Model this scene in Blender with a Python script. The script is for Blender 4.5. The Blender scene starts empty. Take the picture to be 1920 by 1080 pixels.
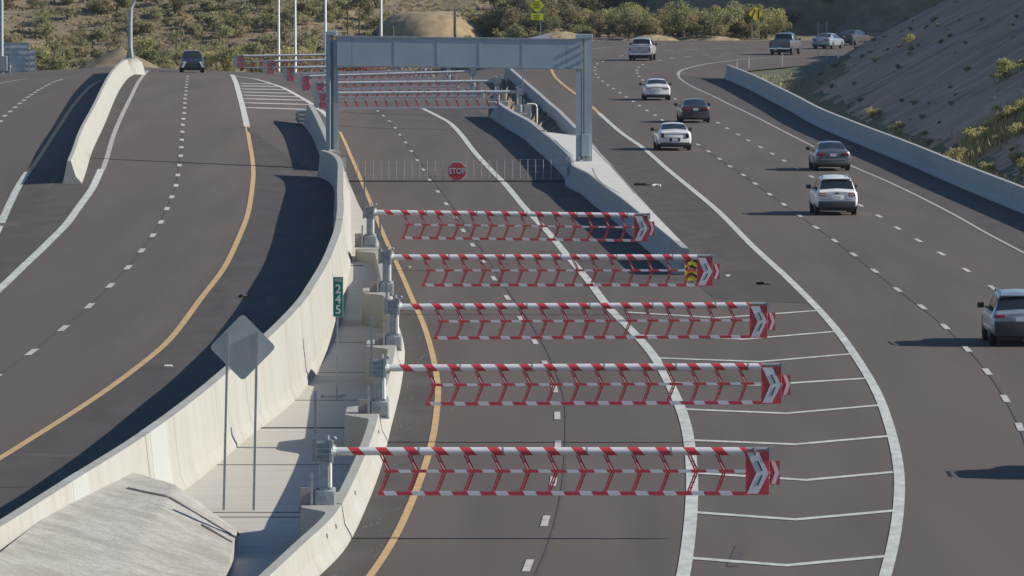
import bpy, bmesh, math, random
from mathutils import Vector, Matrix, noise
random.seed(7)
R = math.radians
SC = bpy.context.scene
COL = SC.collection

# ------------------------------------------------------------------ camera, world, sun, exposure
F = 15000.0; HC = 13.9; TILT = 727.0/F
camd = bpy.data.cameras.new('camera'); cam = bpy.data.objects.new('camera', camd); COL.objects.link(cam)
camd.sensor_width = 36.0; camd.lens = 36.0*F/1920.0; camd.clip_start = 1.0; camd.clip_end = 12000.0
cam.location = (0, 0, HC); cam.rotation_euler = (math.pi/2-TILT, 0, 0); SC.camera = cam
SUN_EL = R(27.0); SUN_AZ = R(-4.0)          # azimuth: angle from +X towards +Y
w = bpy.data.worlds.new('World'); SC.world = w; w.use_nodes = True
nt = w.node_tree; nt.nodes.clear()
sky = nt.nodes.new('ShaderNodeTexSky'); sky.sky_type = 'NISHITA'; sky.sun_disc = False
sky.sun_elevation = SUN_EL; sky.sun_rotation = math.pi/2-SUN_AZ; sky.air_density = 1.0; sky.dust_density = 0.25; sky.ozone_density = 5.0
bg = nt.nodes.new('ShaderNodeBackground'); bg.inputs['Strength'].default_value = 0.082
wo = nt.nodes.new('ShaderNodeOutputWorld')
nt.links.new(sky.outputs[0], bg.inputs[0]); nt.links.new(bg.outputs[0], wo.inputs[0])
sd = bpy.data.lights.new('sun', 'SUN'); sd.energy = 4.7; sd.angle = R(0.5); sd.color = (1.0, 0.91, 0.78)
sun = bpy.data.objects.new('sun', sd); COL.objects.link(sun)
sv = Vector((math.cos(SUN_EL)*math.cos(SUN_AZ), math.cos(SUN_EL)*math.sin(SUN_AZ), math.sin(SUN_EL)))
sun.rotation_euler = sv.to_track_quat('Z', 'Y').to_euler(); sun.location = (0, 0, 60)
SC.view_settings.view_transform = 'Standard'; SC.view_settings.look = 'None'
SC.view_settings.exposure = 0.46; SC.view_settings.gamma = 1.0

# ------------------------------------------------------------------ materials
def mat(name, col, rough=0.75, metal=0.0, col2=None, scale=3.0, stretch=(1, 1, 1), detail=6.0, lo=0.35, hi=0.65,
        bump=0.0, bscale=40.0, col3=None, scale3=0.3, obj=False, spec=0.5, rand=0.0, coat=0.0, bmap=True):
    m = bpy.data.materials.new(name); m.use_nodes = True
    n = m.node_tree.nodes; l = m.node_tree.links; b = n['Principled BSDF']
    b.inputs['Roughness'].default_value = rough; b.inputs['Metallic'].default_value = metal
    b.inputs['Specular IOR Level'].default_value = spec
    if coat: b.inputs['Coat Weight'].default_value = coat; b.inputs['Coat Roughness'].default_value = 0.08
    c4 = lambda c: (c[0], c[1], c[2], 1)
    b.inputs['Base Color'].default_value = c4(col)
    cur = None
    if col2 or bump:
        tc = n.new('ShaderNodeTexCoord'); mp = n.new('ShaderNodeMapping'); mp.inputs['Scale'].default_value = stretch
        geo = n.new('ShaderNodeNewGeometry')
        l.new(tc.outputs['Object'] if obj else geo.outputs['Position'], mp.inputs[0])
    if col2:
        nz = n.new('ShaderNodeTexNoise'); nz.inputs['Scale'].default_value = scale; nz.inputs['Detail'].default_value = detail
        l.new(mp.outputs[0], nz.inputs['Vector'])
        rp = n.new('ShaderNodeValToRGB'); rp.color_ramp.elements[0].position = lo; rp.color_ramp.elements[1].position = hi
        rp.color_ramp.elements[0].color = c4(col); rp.color_ramp.elements[1].color = c4(col2)
        l.new(nz.outputs[0], rp.inputs[0]); cur = rp.outputs[0]
        if col3:
            n3 = n.new('ShaderNodeTexNoise'); n3.inputs['Scale'].default_value = scale3; n3.inputs['Detail'].default_value = 4
            l.new(mp.outputs[0], n3.inputs['Vector'])
            r3 = n.new('ShaderNodeValToRGB'); r3.color_ramp.elements[0].position = 0.45; r3.color_ramp.elements[1].position = 0.68
            r3.color_ramp.elements[0].color = (0, 0, 0, 1); r3.color_ramp.elements[1].color = (1, 1, 1, 1)
            l.new(n3.outputs[0], r3.inputs[0])
            mx = n.new('ShaderNodeMix'); mx.data_type = 'RGBA'; l.new(r3.outputs[0], mx.inputs['Factor'])
            l.new(cur, mx.inputs['A']); mx.inputs['B'].default_value = c4(col3); cur = mx.outputs['Result']
    if rand:
        oi = n.new('ShaderNodeObjectInfo'); hs = n.new('ShaderNodeHueSaturation')
        mr = n.new('ShaderNodeMapRange'); mr.inputs['To Min'].default_value = 1-rand; mr.inputs['To Max'].default_value = 1+rand
        l.new(oi.outputs['Random'], mr.inputs['Value']); l.new(mr.outputs[0], hs.inputs['Value'])
        mh = n.new('ShaderNodeMapRange'); mh.inputs['To Min'].default_value = 0.465; mh.inputs['To Max'].default_value = 0.525
        ml = n.new('ShaderNodeMath'); ml.operation = 'FRACT'; mm = n.new('ShaderNodeMath'); mm.operation = 'MULTIPLY'; mm.inputs[1].default_value = 7.31
        l.new(oi.outputs['Random'], mm.inputs[0]); l.new(mm.outputs[0], ml.inputs[0]); l.new(ml.outputs[0], mh.inputs['Value']); l.new(mh.outputs[0], hs.inputs['Hue'])
        if cur is None: hs.inputs['Color'].default_value = c4(col)
        else: l.new(cur, hs.inputs['Color'])
        cur = hs.outputs[0]
    if cur is not None: l.new(cur, b.inputs['Base Color'])
    if bump:
        nb = n.new('ShaderNodeTexNoise'); nb.inputs['Scale'].default_value = bscale; nb.inputs['Detail'].default_value = 5
        l.new(mp.outputs[0] if bmap else (tc.outputs['Object'] if obj else geo.outputs['Position']), nb.inputs['Vector'])
        bp = n.new('ShaderNodeBump'); bp.inputs['Strength'].default_value = bump; bp.inputs['Distance'].default_value = 0.05
        l.new(nb.outputs[0], bp.inputs['Height']); l.new(bp.outputs[0], b.inputs['Normal'])
    return m

M = {}
M['asphalt'] = mat('asphalt', (0.088, 0.075, 0.067), 0.9, col2=(0.126, 0.107, 0.094), scale=0.55, stretch=(1, 0.05, 1), lo=0.25, hi=0.75, bump=0.12, bscale=9, bmap=False, col3=(0.112, 0.092, 0.079), scale3=0.16, spec=0.25)
M['shoulder'] = mat('shoulder_asphalt', (0.072, 0.066, 0.062), 0.92, col2=(0.095, 0.086, 0.08), scale=1.2, stretch=(1, 0.2, 1), bump=0.15, bscale=9, bmap=False, col3=(0.079, 0.072, 0.067), scale3=0.25, spec=0.2)
M['seam'] = mat('tar_seam', (0.062, 0.054, 0.049), 0.8, col2=(0.09, 0.077, 0.069), scale=2.0)
M['white_paint'] = mat('white_paint', (0.40, 0.415, 0.385), 0.75, col2=(0.55, 0.57, 0.53), scale=1.6, detail=9, stretch=(2, 0.5, 1), bump=0.1)
M['dash_paint'] = mat('dash_paint', (0.38, 0.37, 0.35), 0.75, col2=(0.53, 0.52, 0.49), scale=2.5, detail=9)
M['thin_paint'] = mat('worn_white_paint', (0.30, 0.29, 0.27), 0.75, col2=(0.42, 0.40, 0.38), scale=2.0, detail=9)
M['yellow_paint'] = mat('yellow_paint', (0.46, 0.30, 0.13), 0.75, col2=(0.56, 0.38, 0.18), scale=1.6, detail=9)
M['concrete'] = mat('pale_concrete', (0.305, 0.302, 0.272), 0.88, col2=(0.365, 0.362, 0.33), scale=1.6, stretch=(1.3, 1.3, 0.18), bump=0.15, bscale=9, col3=(0.35, 0.36, 0.335), scale3=0.3, lo=0.3, hi=0.7)
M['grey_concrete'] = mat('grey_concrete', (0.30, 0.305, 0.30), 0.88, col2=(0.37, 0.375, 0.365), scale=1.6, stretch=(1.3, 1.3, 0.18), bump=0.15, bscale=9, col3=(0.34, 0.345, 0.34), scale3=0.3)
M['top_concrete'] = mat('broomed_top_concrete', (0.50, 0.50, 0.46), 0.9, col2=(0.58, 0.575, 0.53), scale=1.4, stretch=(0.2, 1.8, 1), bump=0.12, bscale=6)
M['slab'] = mat('brushed_slab_concrete', (0.41, 0.39, 0.34), 0.9, col2=(0.50, 0.48, 0.43), scale=1.4, stretch=(0.12, 2.2, 1), bump=0.12, bscale=6, col3=(0.47, 0.455, 0.41), scale3=0.5)
M['rough_concrete'] = mat('sprayed_concrete', (0.29, 0.285, 0.26), 0.95, col2=(0.40, 0.395, 0.365), scale=5.0, detail=10, bump=0.5, bscale=16, col3=(0.27, 0.26, 0.235), scale3=0.9)
M['joint'] = mat('joint_filler', (0.05, 0.048, 0.045), 0.9)
M['old_joint'] = mat('old_joint', (0.2, 0.19, 0.165), 0.9)
M['patch_paint'] = mat('patch_repair', (0.35, 0.375, 0.36), 0.85, col2=(0.38, 0.395, 0.375), scale=1.0)
M['galv'] = mat('galvanised_steel', (0.30, 0.325, 0.335), 0.5, 0.4, col2=(0.38, 0.405, 0.415), scale=6, obj=True)
M['galv_dark'] = mat('weathered_steel', (0.24, 0.27, 0.29), 0.5, 0.5, col2=(0.33, 0.36, 0.38), scale=8, obj=True)
M['alu'] = mat('sheet_aluminium', (0.36, 0.39, 0.40), 0.5, 0.35, col2=(0.42, 0.44, 0.44), scale=1.5, obj=True)
M['gantry_paint'] = mat('gantry_grey_paint', (0.33, 0.40, 0.44), 0.55, 0.1, col2=(0.37, 0.44, 0.475), scale=1.2, obj=True)
M['red'] = mat('red_paint', (0.56, 0.04, 0.06), 0.45, col2=(0.46, 0.05, 0.065), scale=5, obj=True)
M['white'] = mat('white_sheeting', (0.62, 0.64, 0.65), 0.45, col2=(0.54, 0.56, 0.57), scale=4, obj=True)
M['pink'] = mat('faded_white_and_highlight', (0.70, 0.55, 0.56), 0.5)  # tip chevrons, and the highlight slivers painted on the struts
M['bright_red'] = mat('bright_red_sheeting', (0.72, 0.06, 0.085), 0.5)
M['dull_red'] = mat('dull_red_sheeting', (0.33, 0.06, 0.075), 0.5)
M['black'] = mat('black_rubber', (0.02, 0.02, 0.022), 0.7)
M['tan_box'] = mat('tan_cabinet', (0.34, 0.30, 0.27), 0.6, col2=(0.29, 0.25, 0.23), scale=5, obj=True)
M['sign_green'] = mat('sign_green', (0.0, 0.16, 0.10), 0.45)
M['sign_yellow'] = mat('sign_yellow', (0.90, 0.66, 0.01), 0.45)
M['sign_yellow2'] = mat('sign_lime_yellow', (0.80, 0.74, 0.02), 0.45)
M['white_post'] = mat('white_post', (0.75, 0.74, 0.72), 0.5)
M['corrug'] = mat('corrugated_panel', (0.36, 0.42, 0.45), 0.5, 0.3, col2=(0.42, 0.47, 0.5), scale=2, obj=True)
M['dirt'] = mat('desert_dirt', (0.15, 0.115, 0.075), 0.95, col2=(0.26, 0.205, 0.135), scale=0.55, stretch=(1, 1, 2.5), bump=0.5, bscale=1.5, col3=(0.14, 0.125, 0.07), scale3=0.12)
M['sand'] = mat('tan_dirt', (0.22, 0.17, 0.10), 0.95, col2=(0.32, 0.25, 0.15), scale=1.0, bump=0.5, bscale=2.0)
M['cut'] = mat('cut_slope_soil', (0.19, 0.142, 0.10), 0.97, col2=(0.40, 0.305, 0.22), scale=0.9, stretch=(0.18, 1.3, 0.5), bump=0.6, bscale=2.2, col3=(0.36, 0.21, 0.13), scale3=0.5)
M['verge'] = mat('grassy_verge', (0.06, 0.075, 0.035), 0.97, col2=(0.12, 0.12, 0.06), scale=0.9, bump=0.6, bscale=2.0)
M['leaf'] = mat('leaf_green', (0.215, 0.225, 0.11), 0.85, col2=(0.30, 0.30, 0.155), scale=2.5, rand=0.25, spec=0.2)
M['leaf2'] = mat('leaf_grey', (0.265, 0.25, 0.14), 0.85, col2=(0.35, 0.325, 0.19), scale=2.5, rand=0.3, spec=0.2)
M['leaf3'] = mat('leaf_yellow_green', (0.35, 0.335, 0.14), 0.85, col2=(0.43, 0.40, 0.19), scale=2.5, rand=0.2, spec=0.2)
for k_ in ('leaf', 'leaf2', 'leaf3'):
    n = M[k_].node_tree.nodes; l = M[k_].node_tree.links; b = n['Principled BSDF']; tl_ = n.new('ShaderNodeBsdfTranslucent'); ms_ = n.new('ShaderNodeMixShader'); ms_.inputs[0].default_value = 0.55
    l.new(b.inputs['Base Color'].links[0].from_socket, tl_.inputs[0]); l.new(b.outputs[0], ms_.inputs[1]); l.new(tl_.outputs[0], ms_.inputs[2])
    l.new(ms_.outputs[0], n['Material Output'].inputs['Surface'])
M['bark'] = mat('bark', (0.12, 0.09, 0.065), 0.9)
M['cactus'] = mat('cactus_green', (0.075, 0.085, 0.04), 0.85, col2=(0.11, 0.11, 0.06), scale=6, rand=0.2)
M['straw'] = mat('dry_grass_blades', (0.40, 0.30, 0.14), 0.9, col2=(0.28, 0.26, 0.11), scale=0.7)
M['glass'] = mat('tinted_glass', (0.02, 0.026, 0.03), 0.07, 0.0, spec=0.8)
M['tyre'] = mat('tyre_rubber', (0.02, 0.02, 0.02), 0.8)
M['rim'] = mat('wheel_metal', (0.35, 0.36, 0.37), 0.35, 0.8)
M['trim'] = mat('dark_plastic', (0.035, 0.037, 0.04), 0.6)
M['tail'] = mat('red_lens', (0.25, 0.012, 0.02), 0.2)
M['tail_dark'] = mat('smoked_lens', (0.06, 0.015, 0.02), 0.2)
M['tail_clear'] = mat('pale_lens', (0.6, 0.5, 0.48), 0.2)
M['plate'] = mat('plate_white', (0.55, 0.57, 0.6), 0.5)
M['chrome'] = mat('bright_metal', (0.7, 0.72, 0.74), 0.15, 1.0)
def paint(name, c, metal=0.0): return mat(name, c, 0.32, metal, coat=0.6)
M['car_white'] = paint('white_car_paint', (0.72, 0.74, 0.74))
M['car_dark'] = paint('dark_car_paint', (0.06, 0.062, 0.075), 0.3)
M['car_grey'] = paint('grey_car_paint', (0.15, 0.175, 0.21), 0.5)
M['car_silver'] = paint('silver_blue_paint', (0.30, 0.355, 0.41), 0.4)
M['car_pale'] = paint('pale_silver_paint', (0.52, 0.53, 0.54), 0.3)
M['car_black'] = paint('black_blue_paint', (0.022, 0.03, 0.045), 0.2)

def stripe_mat(name, period, frac, slant, back=False):
    m = bpy.data.materials.new(name); m.use_nodes = True
    n = m.node_tree.nodes; l = m.node_tree.links; b = n['Principled BSDF']; b.inputs['Roughness'].default_value = 0.4
    tc = n.new('ShaderNodeTexCoord'); sp = n.new('ShaderNodeSeparateXYZ'); l.new(tc.outputs['Object'], sp.inputs[0])
    def ma(op, a, bb):
        k = n.new('ShaderNodeMath'); k.operation = op
        for i, q in enumerate((a, bb)):
            if q is None: continue
            if isinstance(q, (int, float)): k.inputs[i].default_value = q
            else: l.new(q, k.inputs[i])
        return k.outputs[0]
    u = ma('ADD', sp.outputs['X'], ma('MULTIPLY', sp.outputs['Z'], slant))
    u = ma('FRACT', ma('DIVIDE', ma('ADD', u, 20.0), period), None)
    f = ma('LESS_THAN', u, frac)
    mx = n.new('ShaderNodeMix'); mx.data_type = 'RGBA'; l.new(f, mx.inputs['Factor'])
    mx.inputs['A'].default_value = (0.60, 0.62, 0.63, 1); mx.inputs['B'].default_value = (0.5, 0.045, 0.06, 1)
    out = mx.outputs['Result']
    if back:
        m2 = n.new('ShaderNodeMix'); m2.data_type = 'RGBA'; l.new(ma('GREATER_THAN', sp.outputs['Y'], 0.03), m2.inputs['Factor'])
        l.new(out, m2.inputs['A']); m2.inputs['B'].default_value = (0.48, 0.52, 0.54, 1); out = m2.outputs['Result']
    l.new(out, b.inputs['Base Color'])
    return m
M['arm_stripe'] = stripe_mat('arm_stripes', 0.636, 0.40, 0.95, True)
M['bar_stripe'] = stripe_mat('bar_stripes', 0.636, 0.56, 0.6, True)

# ------------------------------------------------------------------ object helpers
def link(name, me, m, parent=None, smooth=False, **kw):
    o = bpy.data.objects.new(name, me); COL.objects.link(o)
    for q in (m if isinstance(m, (list, tuple)) else [m]):
        if q is not None and q.name not in [x.name for x in me.materials if x]: me.materials.append(q)
    if parent: o.parent = parent
    if smooth:
        me.polygons.foreach_set('use_smooth', [True]*len(me.polygons)); me.set_sharp_from_angle(angle=R(35))
    for k, v in kw.items(): o[k] = v
    return o
class MB:
    def __init__(s): s.v = []; s.f = []; s.mi = []
    def add(s, vs, fs, mi=0):
        b = len(s.v); s.v += [tuple(q) for q in vs]; s.f += [tuple(b+i for i in f) for f in fs]; s.mi += [mi]*len(fs); return s
    def box(s, x0, x1, y0, y1, z0, z1, mi=0, c=0.0):
        if c <= 0:
            v = [(x0,y0,z0),(x1,y0,z0),(x1,y1,z0),(x0,y1,z0),(x0,y0,z1),(x1,y0,z1),(x1,y1,z1),(x0,y1,z1)]
            return s.add(v, [(0,3,2,1),(4,5,6,7),(0,1,5,4),(1,2,6,5),(2,3,7,6),(3,0,4,7)], mi)
        bm = bmesh.new(); bmesh.ops.create_cube(bm, size=1.0)
        for q in bm.verts: q.co = Vector(((x0+x1)/2+q.co.x*(x1-x0), (y0+y1)/2+q.co.y*(y1-y0), (z0+z1)/2+q.co.z*(z1-z0)))
        bmesh.ops.bevel(bm, geom=bm.edges[:], offset=c, segments=2, affect='EDGES', profile=0.6)
        bm.verts.index_update()
        s.add([q.co for q in bm.verts], [[q.index for q in f.verts] for f in bm.faces], mi); bm.free(); return s
    def tube(s, pts, r, n=10, mi=0, cap=True):
        pts = [Vector(p) for p in pts]; rr = r if isinstance(r, (list, tuple)) else [r]*len(pts); vs = []; fs = []
        for i, p in enumerate(pts):
            d = (pts[min(i+1, len(pts)-1)]-pts[max(i-1, 0)]).normalized()
            a = Vector((0,0,1)) if abs(d.z) < 0.9 else Vector((0,1,0))
            u = d.cross(a).normalized(); v2 = d.cross(u)
            for k in range(n):
                t = 2*math.pi*k/n; vs.append(p+u*(rr[i]*math.cos(t))+v2*(rr[i]*math.sin(t)))
        for i in range(len(pts)-1):
            for k in range(n): fs.append((i*n+k, i*n+(k+1) % n, (i+1)*n+(k+1) % n, (i+1)*n+k))
        if cap: fs.append(tuple(range(n))[::-1]); fs.append(tuple((len(pts)-1)*n+k for k in range(n)))
        return s.add(vs, fs, mi)
    def poly(s, pts, y0, y1, mi=0):          # outline in x,z extruded along y
        n = len(pts); vs = [(p[0], y0, p[1]) for p in pts]+[(p[0], y1, p[1]) for p in pts]
        fs = [tuple(range(n)), tuple(range(2*n-1, n-1, -1))]+[(i, i+n, (i+1) % n+n, (i+1) % n) for i in range(n)]
        return s.add(vs, fs, mi)
    def prism(s, pts, z0, z1, mi=0):         # outline of 3-tuples or x,y, from z0 list to z1
        n = len(pts); vs = [(p[0], p[1], z0) for p in pts]+[(p[0], p[1], z1) for p in pts]
        return s.add(vs, [tuple(range(n))[::-1], tuple(range(n, 2*n))]+[(i, (i+1) % n, (i+1) % n+n, i+n) for i in range(n)], mi)
    def mesh(s, name):
        me = bpy.data.meshes.new(name); me.from_pydata(s.v, [], s.f)
        if any(s.mi): me.polygons.foreach_set('material_index', s.mi)
        bm = bmesh.new(); bm.from_mesh(me); bmesh.ops.recalc_face_normals(bm, faces=bm.faces[:]); bm.to_mesh(me); bm.free()
        return me
    def build(s, name, m, parent=None, smooth=False, **kw): return link(name, s.mesh(name), m, parent, smooth, **kw)
def thing(name, label, cat, loc, rz=0.0, group=None):
    o = bpy.data.objects.new(name, None); COL.objects.link(o); o.empty_display_size = 0.3
    o.location = loc; o.rotation_euler = (0, 0, rz); o['label'] = label; o['category'] = cat
    if group: o['group'] = group
    return o
def tag(o, label, cat, group=None):
    o['label'] = label; o['category'] = cat
    if group: o['group'] = group
    return o
def text_mesh(body, size, depth=0.004, stretch=1.0):
    cu = bpy.data.curves.new('lettering', 'FONT'); cu.body = body; cu.size = size; cu.align_x = 'CENTER'; cu.align_y = 'CENTER'
    cu.extrude = depth; cu.offset = size*0.012; cu.space_character = 1.02
    o = bpy.data.objects.new('lettering', cu); COL.objects.link(o)
    dg = bpy.context.evaluated_depsgraph_get(); me = bpy.data.meshes.new_from_object(o.evaluated_get(dg))
    bpy.data.objects.remove(o); bpy.data.curves.remove(cu)
    me.transform(Matrix.Rotation(math.pi/2, 4, 'X') @ Matrix.Diagonal((stretch, 1, 1, 1)))
    me.materials.clear(); return me

# ------------------------------------------------------------------ ground surfaces
def lerpt(t, x):
    if x <= t[0][0]: return t[0][1]
    for (a, b), (c, d) in zip(t, t[1:]):
        if x <= c: return b+(d-b)*(x-a)/(c-a)
    return t[-1][1]
def sst(a, b, x):
    t = min(1, max(0, (x-a)/(b-a))); return t*t*(3-2*t)
XCT = [(100,-15.4),(246,-14.8),(296,-14.2),(333,-14.6),(369,-15.5),(394,-16.4),(428,-17.7),(472,-19.3),(545,-22.2),(667,-27.0),(800,-32.0)]
def xc(Y): return (lerpt(XCT, Y-14)+lerpt(XCT, Y)+lerpt(XCT, Y+14))/3
def ZR(X, Y):
    a = -1.4+0.00427*Y
    z = -math.log(1+math.exp(-6*a))/6 if a > -3 else a
    if Y > 600:
        t = Y-600; d = 0.00012*t*t if t < 140 else 0.00012*140*140+0.0336*(t-140)
        z -= d*sst(2.0, -4.0, X)
    return z
def ZL(X, Y):
    z = -1.4+0.0058*Y
    if Y > 450:
        t = Y-450
        z = 1.21+0.0058*t-(0.0000571*t*t if t < 300 else 0.0000571*90000+0.03426*(t-300))
    d = xc(Y)-X
    k = lerpt([(150,-0.025),(220,-0.035),(270,-0.035),(330,0.0),(392,0.045)], Y)
    z += k*d if d < 5.6 else k*5.6-0.05*(d-5.6)*(1 if k > 0 else k/-0.045*0.9+0.0)
    return z
def ray(x, y):
    cx = (x-960)/F; cy = -(y-540)/F
    return Vector((cx, math.cos(TILT)+cy*math.sin(TILT), -math.sin(TILT)+cy*math.cos(TILT)))
def hit(x, y, fn, dz=0.0, y0=120.0, y1=1400.0):
    d = ray(x, y); prev = None; Y = y0
    while Y < y1:
        t = Y/d.y; g = HC+d.z*t-fn(d.x*t, Y)-dz
        if g <= 0:
            a, b = (prev if prev else Y-1), Y
            for _ in range(22):
                m_ = (a+b)/2; t = m_/d.y
                if HC+d.z*t-fn(d.x*t, m_)-dz > 0: a = m_
                else: b = m_
            t = b/d.y; return Vector((d.x*t, b, HC+d.z*t))
        prev = Y; Y += 4.0
    t = y1/d.y; return Vector((d.x*t, y1, HC+d.z*t))
def at(x, y, Y):
    d = ray(x, y); t = Y/d.y; return Vector((d.x*t, Y, HC+d.z*t))

WALL_PX = [(0,974),(115,902),(253,816),(356,741),(425,684),(500,621),(551,569),(573,538),(602,490),(618,453),(627,427),(632,393),(632,358),(633,325),(633,307),(627,294),(615,286),(600,281.5)]
def wallh(Y): return lerpt([(170,1.12),(235,1.3),(400,1.3)], Y)
wall_pts = [hit(x, y, lambda X, Y: ZL(X, Y)+wallh(Y)) for x, y in WALL_PX]
wall_pts = [wall_pts[0]+(wall_pts[0]-wall_pts[1])*2.2]+wall_pts
WALL2_PX = [(617,284),(608,258),(598,235),(590,218),(583,205),(577,196)]
wall2_pts = [hit(x, y, ZL, 1.0) for x, y in WALL2_PX]
XBT = sorted([(p.y, p.x+0.2) for p in wall_pts if p.y < 393])+[(398, wall2_pts[0].x)]
XBT += [(p.y, p.x) for p in wall2_pts[1:] if p.y > 400]+[(560, -16.0), (650, -20.0), (800, -27.0)]
FOOT_PX = [(560,1120),(600,1080),(647,1032),(680,970),(715,880),(735,800),(752,730),(760,670),(757,640),(745,600),(735,548),(722,500),(706,462),(690,435),(672,400),(655,360),(646,330),(640,300)]
foot_pts = [hit(x, y, ZR) for x, y in FOOT_PX]
foot_pts = [foot_pts[0]+(foot_pts[0]-foot_pts[1])*3]+foot_pts
FBT = sorted([(p.y, p.x) for p in foot_pts])
def xb(Y): return lerpt(XBT, Y)
def zg(X, Y, side=None):
    b = xb(Y)
    s = (1.0 if X > b else 0.0) if side is None else side
    k = sst(430, 500, Y)
    if k > 0:
        h = 5.5; s = s*(1-k)+sst(b-h, b+h, X)*k
    if s <= 0: return ZL(X, Y)
    if s >= 1: return ZR(X, Y)
    return ZL(X, Y)*(1-s)+ZR(X, Y)*s
def SL(X, Y): return zg(X, Y, 0)
def SR(X, Y): return zg(X, Y, 1)
WALKT = [(100,-2.2),(150,-0.9),(172,-0.45),(181,-0.3),(184,-0.08),(188,-0.12),(215,-0.14),(235,-0.34),(280.5,-0.32),(289,0.32),(310,0.42),(400,0.5)]
def SW(X, Y): return ZR(-5, Y)+lerpt(WALKT, Y)

def catmull(pts, step):
    P = [Vector(p) for p in pts]; out = []
    for i in range(len(P)-1):
        p0, p1, p2, p3 = P[max(i-1, 0)], P[i], P[i+1], P[min(i+2, len(P)-1)]
        n = max(1, int(math.ceil((p2-p1).length/step)))
        for k in range(n):
            t = k/n
            out.append(0.5*((2*p1)+(p2-p0)*t+(2*p0-5*p1+4*p2-p3)*t*t+(3*p1-p0-3*p2+p3)*t**3))
    out.append(P[-1].copy()); return out
def smooth(pts, n=1):
    for _ in range(n):
        pts = [pts[0]]+[(a+2*b+c)/4 for a, b, c in zip(pts, pts[1:], pts[2:])]+[pts[-1]]
    return pts
def normals(pts):
    out = []
    for i in range(len(pts)):
        d = pts[min(i+1, len(pts)-1)]-pts[max(i-1, 0)]; d.z = 0; d.normalize(); out.append(Vector((d.y, -d.x, 0)))   # right-hand side
    return out
LIFT = 0.014
def wpath(px, fn, step=2.0, sm=6, dz=LIFT):
    return smooth(catmull([hit(x, y, fn, dz) for x, y in px], step), sm)
def strip_mesh(mb, pts, width, fn, dz=LIFT, w1=None, mi=0):
    ns = normals(pts); vs = []; n = len(pts)
    for i, (p, nn) in enumerate(zip(pts, ns)):
        ww = width if w1 is None else width+(w1-width)*i/(n-1)
        for s in (-0.5, 0.5):
            q = p+nn*(ww*s); vs.append((q.x, q.y, fn(q.x, q.y)+dz))
    mb.add(vs, [(2*i, 2*i+1, 2*i+3, 2*i+2) for i in range(n-1)], mi)
def line(name, px, width, m, fn, w1=None, sm=6, dz=LIFT, ext=0.0):
    pts = wpath(px, fn, sm=sm, dz=dz)
    if ext: pts = [pts[0]+(pts[0]-pts[3]).normalized()*ext]+pts
    mb = MB(); strip_mesh(mb, pts, width, fn, dz, w1); return mb.build(name, m, kind='structure')
def dashes(name, px, m, fn, width=0.17, length=3.05, dz=LIFT):
    C = [hit(x, y, fn, dz) for x, y in px]; mb = MB()
    for i, c in enumerate(C):
        d = C[min(i+1, len(C)-1)]-C[max(i-1, 0)]; d.z = 0; d.normalize()
        strip_mesh(mb, [c+d*(length*(k/3-0.5)) for k in range(4)], width, fn, dz)
    return mb.build(name, m, kind='structure')
def resample(pts, n):
    L = [0]
    for a, b in zip(pts, pts[1:]): L.append(L[-1]+(b-a).length)
    out = []; j = 0
    for k in range(n):
        t = L[-1]*k/(n-1)
        while j < len(L)-2 and L[j+1] < t: j += 1
        s = (t-L[j])/max(1e-6, L[j+1]-L[j]); out.append(pts[j].lerp(pts[j+1], s))
    return out
def band(name, pxa, pxb, m, fn, dz=0.006, n=90, nu=6, **kw):
    a = resample(wpath(pxa, fn, sm=4), n) if not isinstance(pxa[0], Vector) else resample(pxa, n)
    b = resample(wpath(pxb, fn, sm=4), n) if not isinstance(pxb[0], Vector) else resample(pxb, n)
    vs = []
    for p, q in zip(a, b):
        for k in range(nu+1):
            r = p.lerp(q, k/nu); vs.append((r.x, r.y, fn(r.x, r.y)+dz))
    fs = [(i*(nu+1)+k, i*(nu+1)+k+1, (i+1)*(nu+1)+k+1, (i+1)*(nu+1)+k) for i in range(n-1) for k in range(nu)]
    mb = MB(); mb.add(vs, fs); return mb.build(name, m, kind='structure', **kw)
def grid(name, m, xs_of, ys, zf, smooth_=True, **kw):
    vs = []; nx = None
    for Y in ys:
        xs = xs_of(Y); nx = len(xs)
        for X in xs: vs.append((X, Y, zf(X, Y)))
    fs = [(j*nx+i, j*nx+i+1, (j+1)*nx+i+1, (j+1)*nx+i) for j in range(len(ys)-1) for i in range(nx-1)]
    me = bpy.data.meshes.new(name); me.from_pydata(vs, [], fs)
    o = link(name, me, m, **kw)
    if smooth_: me.polygons.foreach_set('use_smooth', [True]*len(fs))
    return o
def fr(a, b, n): return [a+(b-a)*i/n for i in range(n+1)]

# right road's outer (right hand) barrier foot and road outline
RBAR_PX = [(1356,147),(1400,166),(1442,188),(1485,211),(1527,235),(1600,267),(1700,308),(1800,352),(1920,402)]
rbar = [hit(x, y, SR) for x, y in RBAR_PX]; rbar = rbar+[rbar[-1]+(rbar[-1]-rbar[-2])*1.0, rbar[-1]+(rbar[-1]-rbar[-2])*5]
RBT = sorted([(p.y, p.x) for p in rbar])
def xright(Y):      # right limit of the carriageway sheet
    if Y < 612: return lerpt(RBT, Y)+0.15
    return lerpt([(612, lerpt(RBT, 612)+0.15), (640, 17.5), (655, 20), (670, 24), (690, 33), (705, 45), (720, 70), (740, 120)], Y)
YR_END = 792
grid('right_road', M['asphalt'], lambda Y: fr(max(lerpt(FBT, Y)-0.3, -90) if Y < 400 else xb(Y), xright(Y), 70),
     fr(110, YR_END, 190), SR, kind='structure')
grid('left_road', M['asphalt'], lambda Y: fr(-75, xb(Y)+(0.15 if Y < 400 else 0), 70), fr(110, 775, 185), SL, kind='structure')

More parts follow.
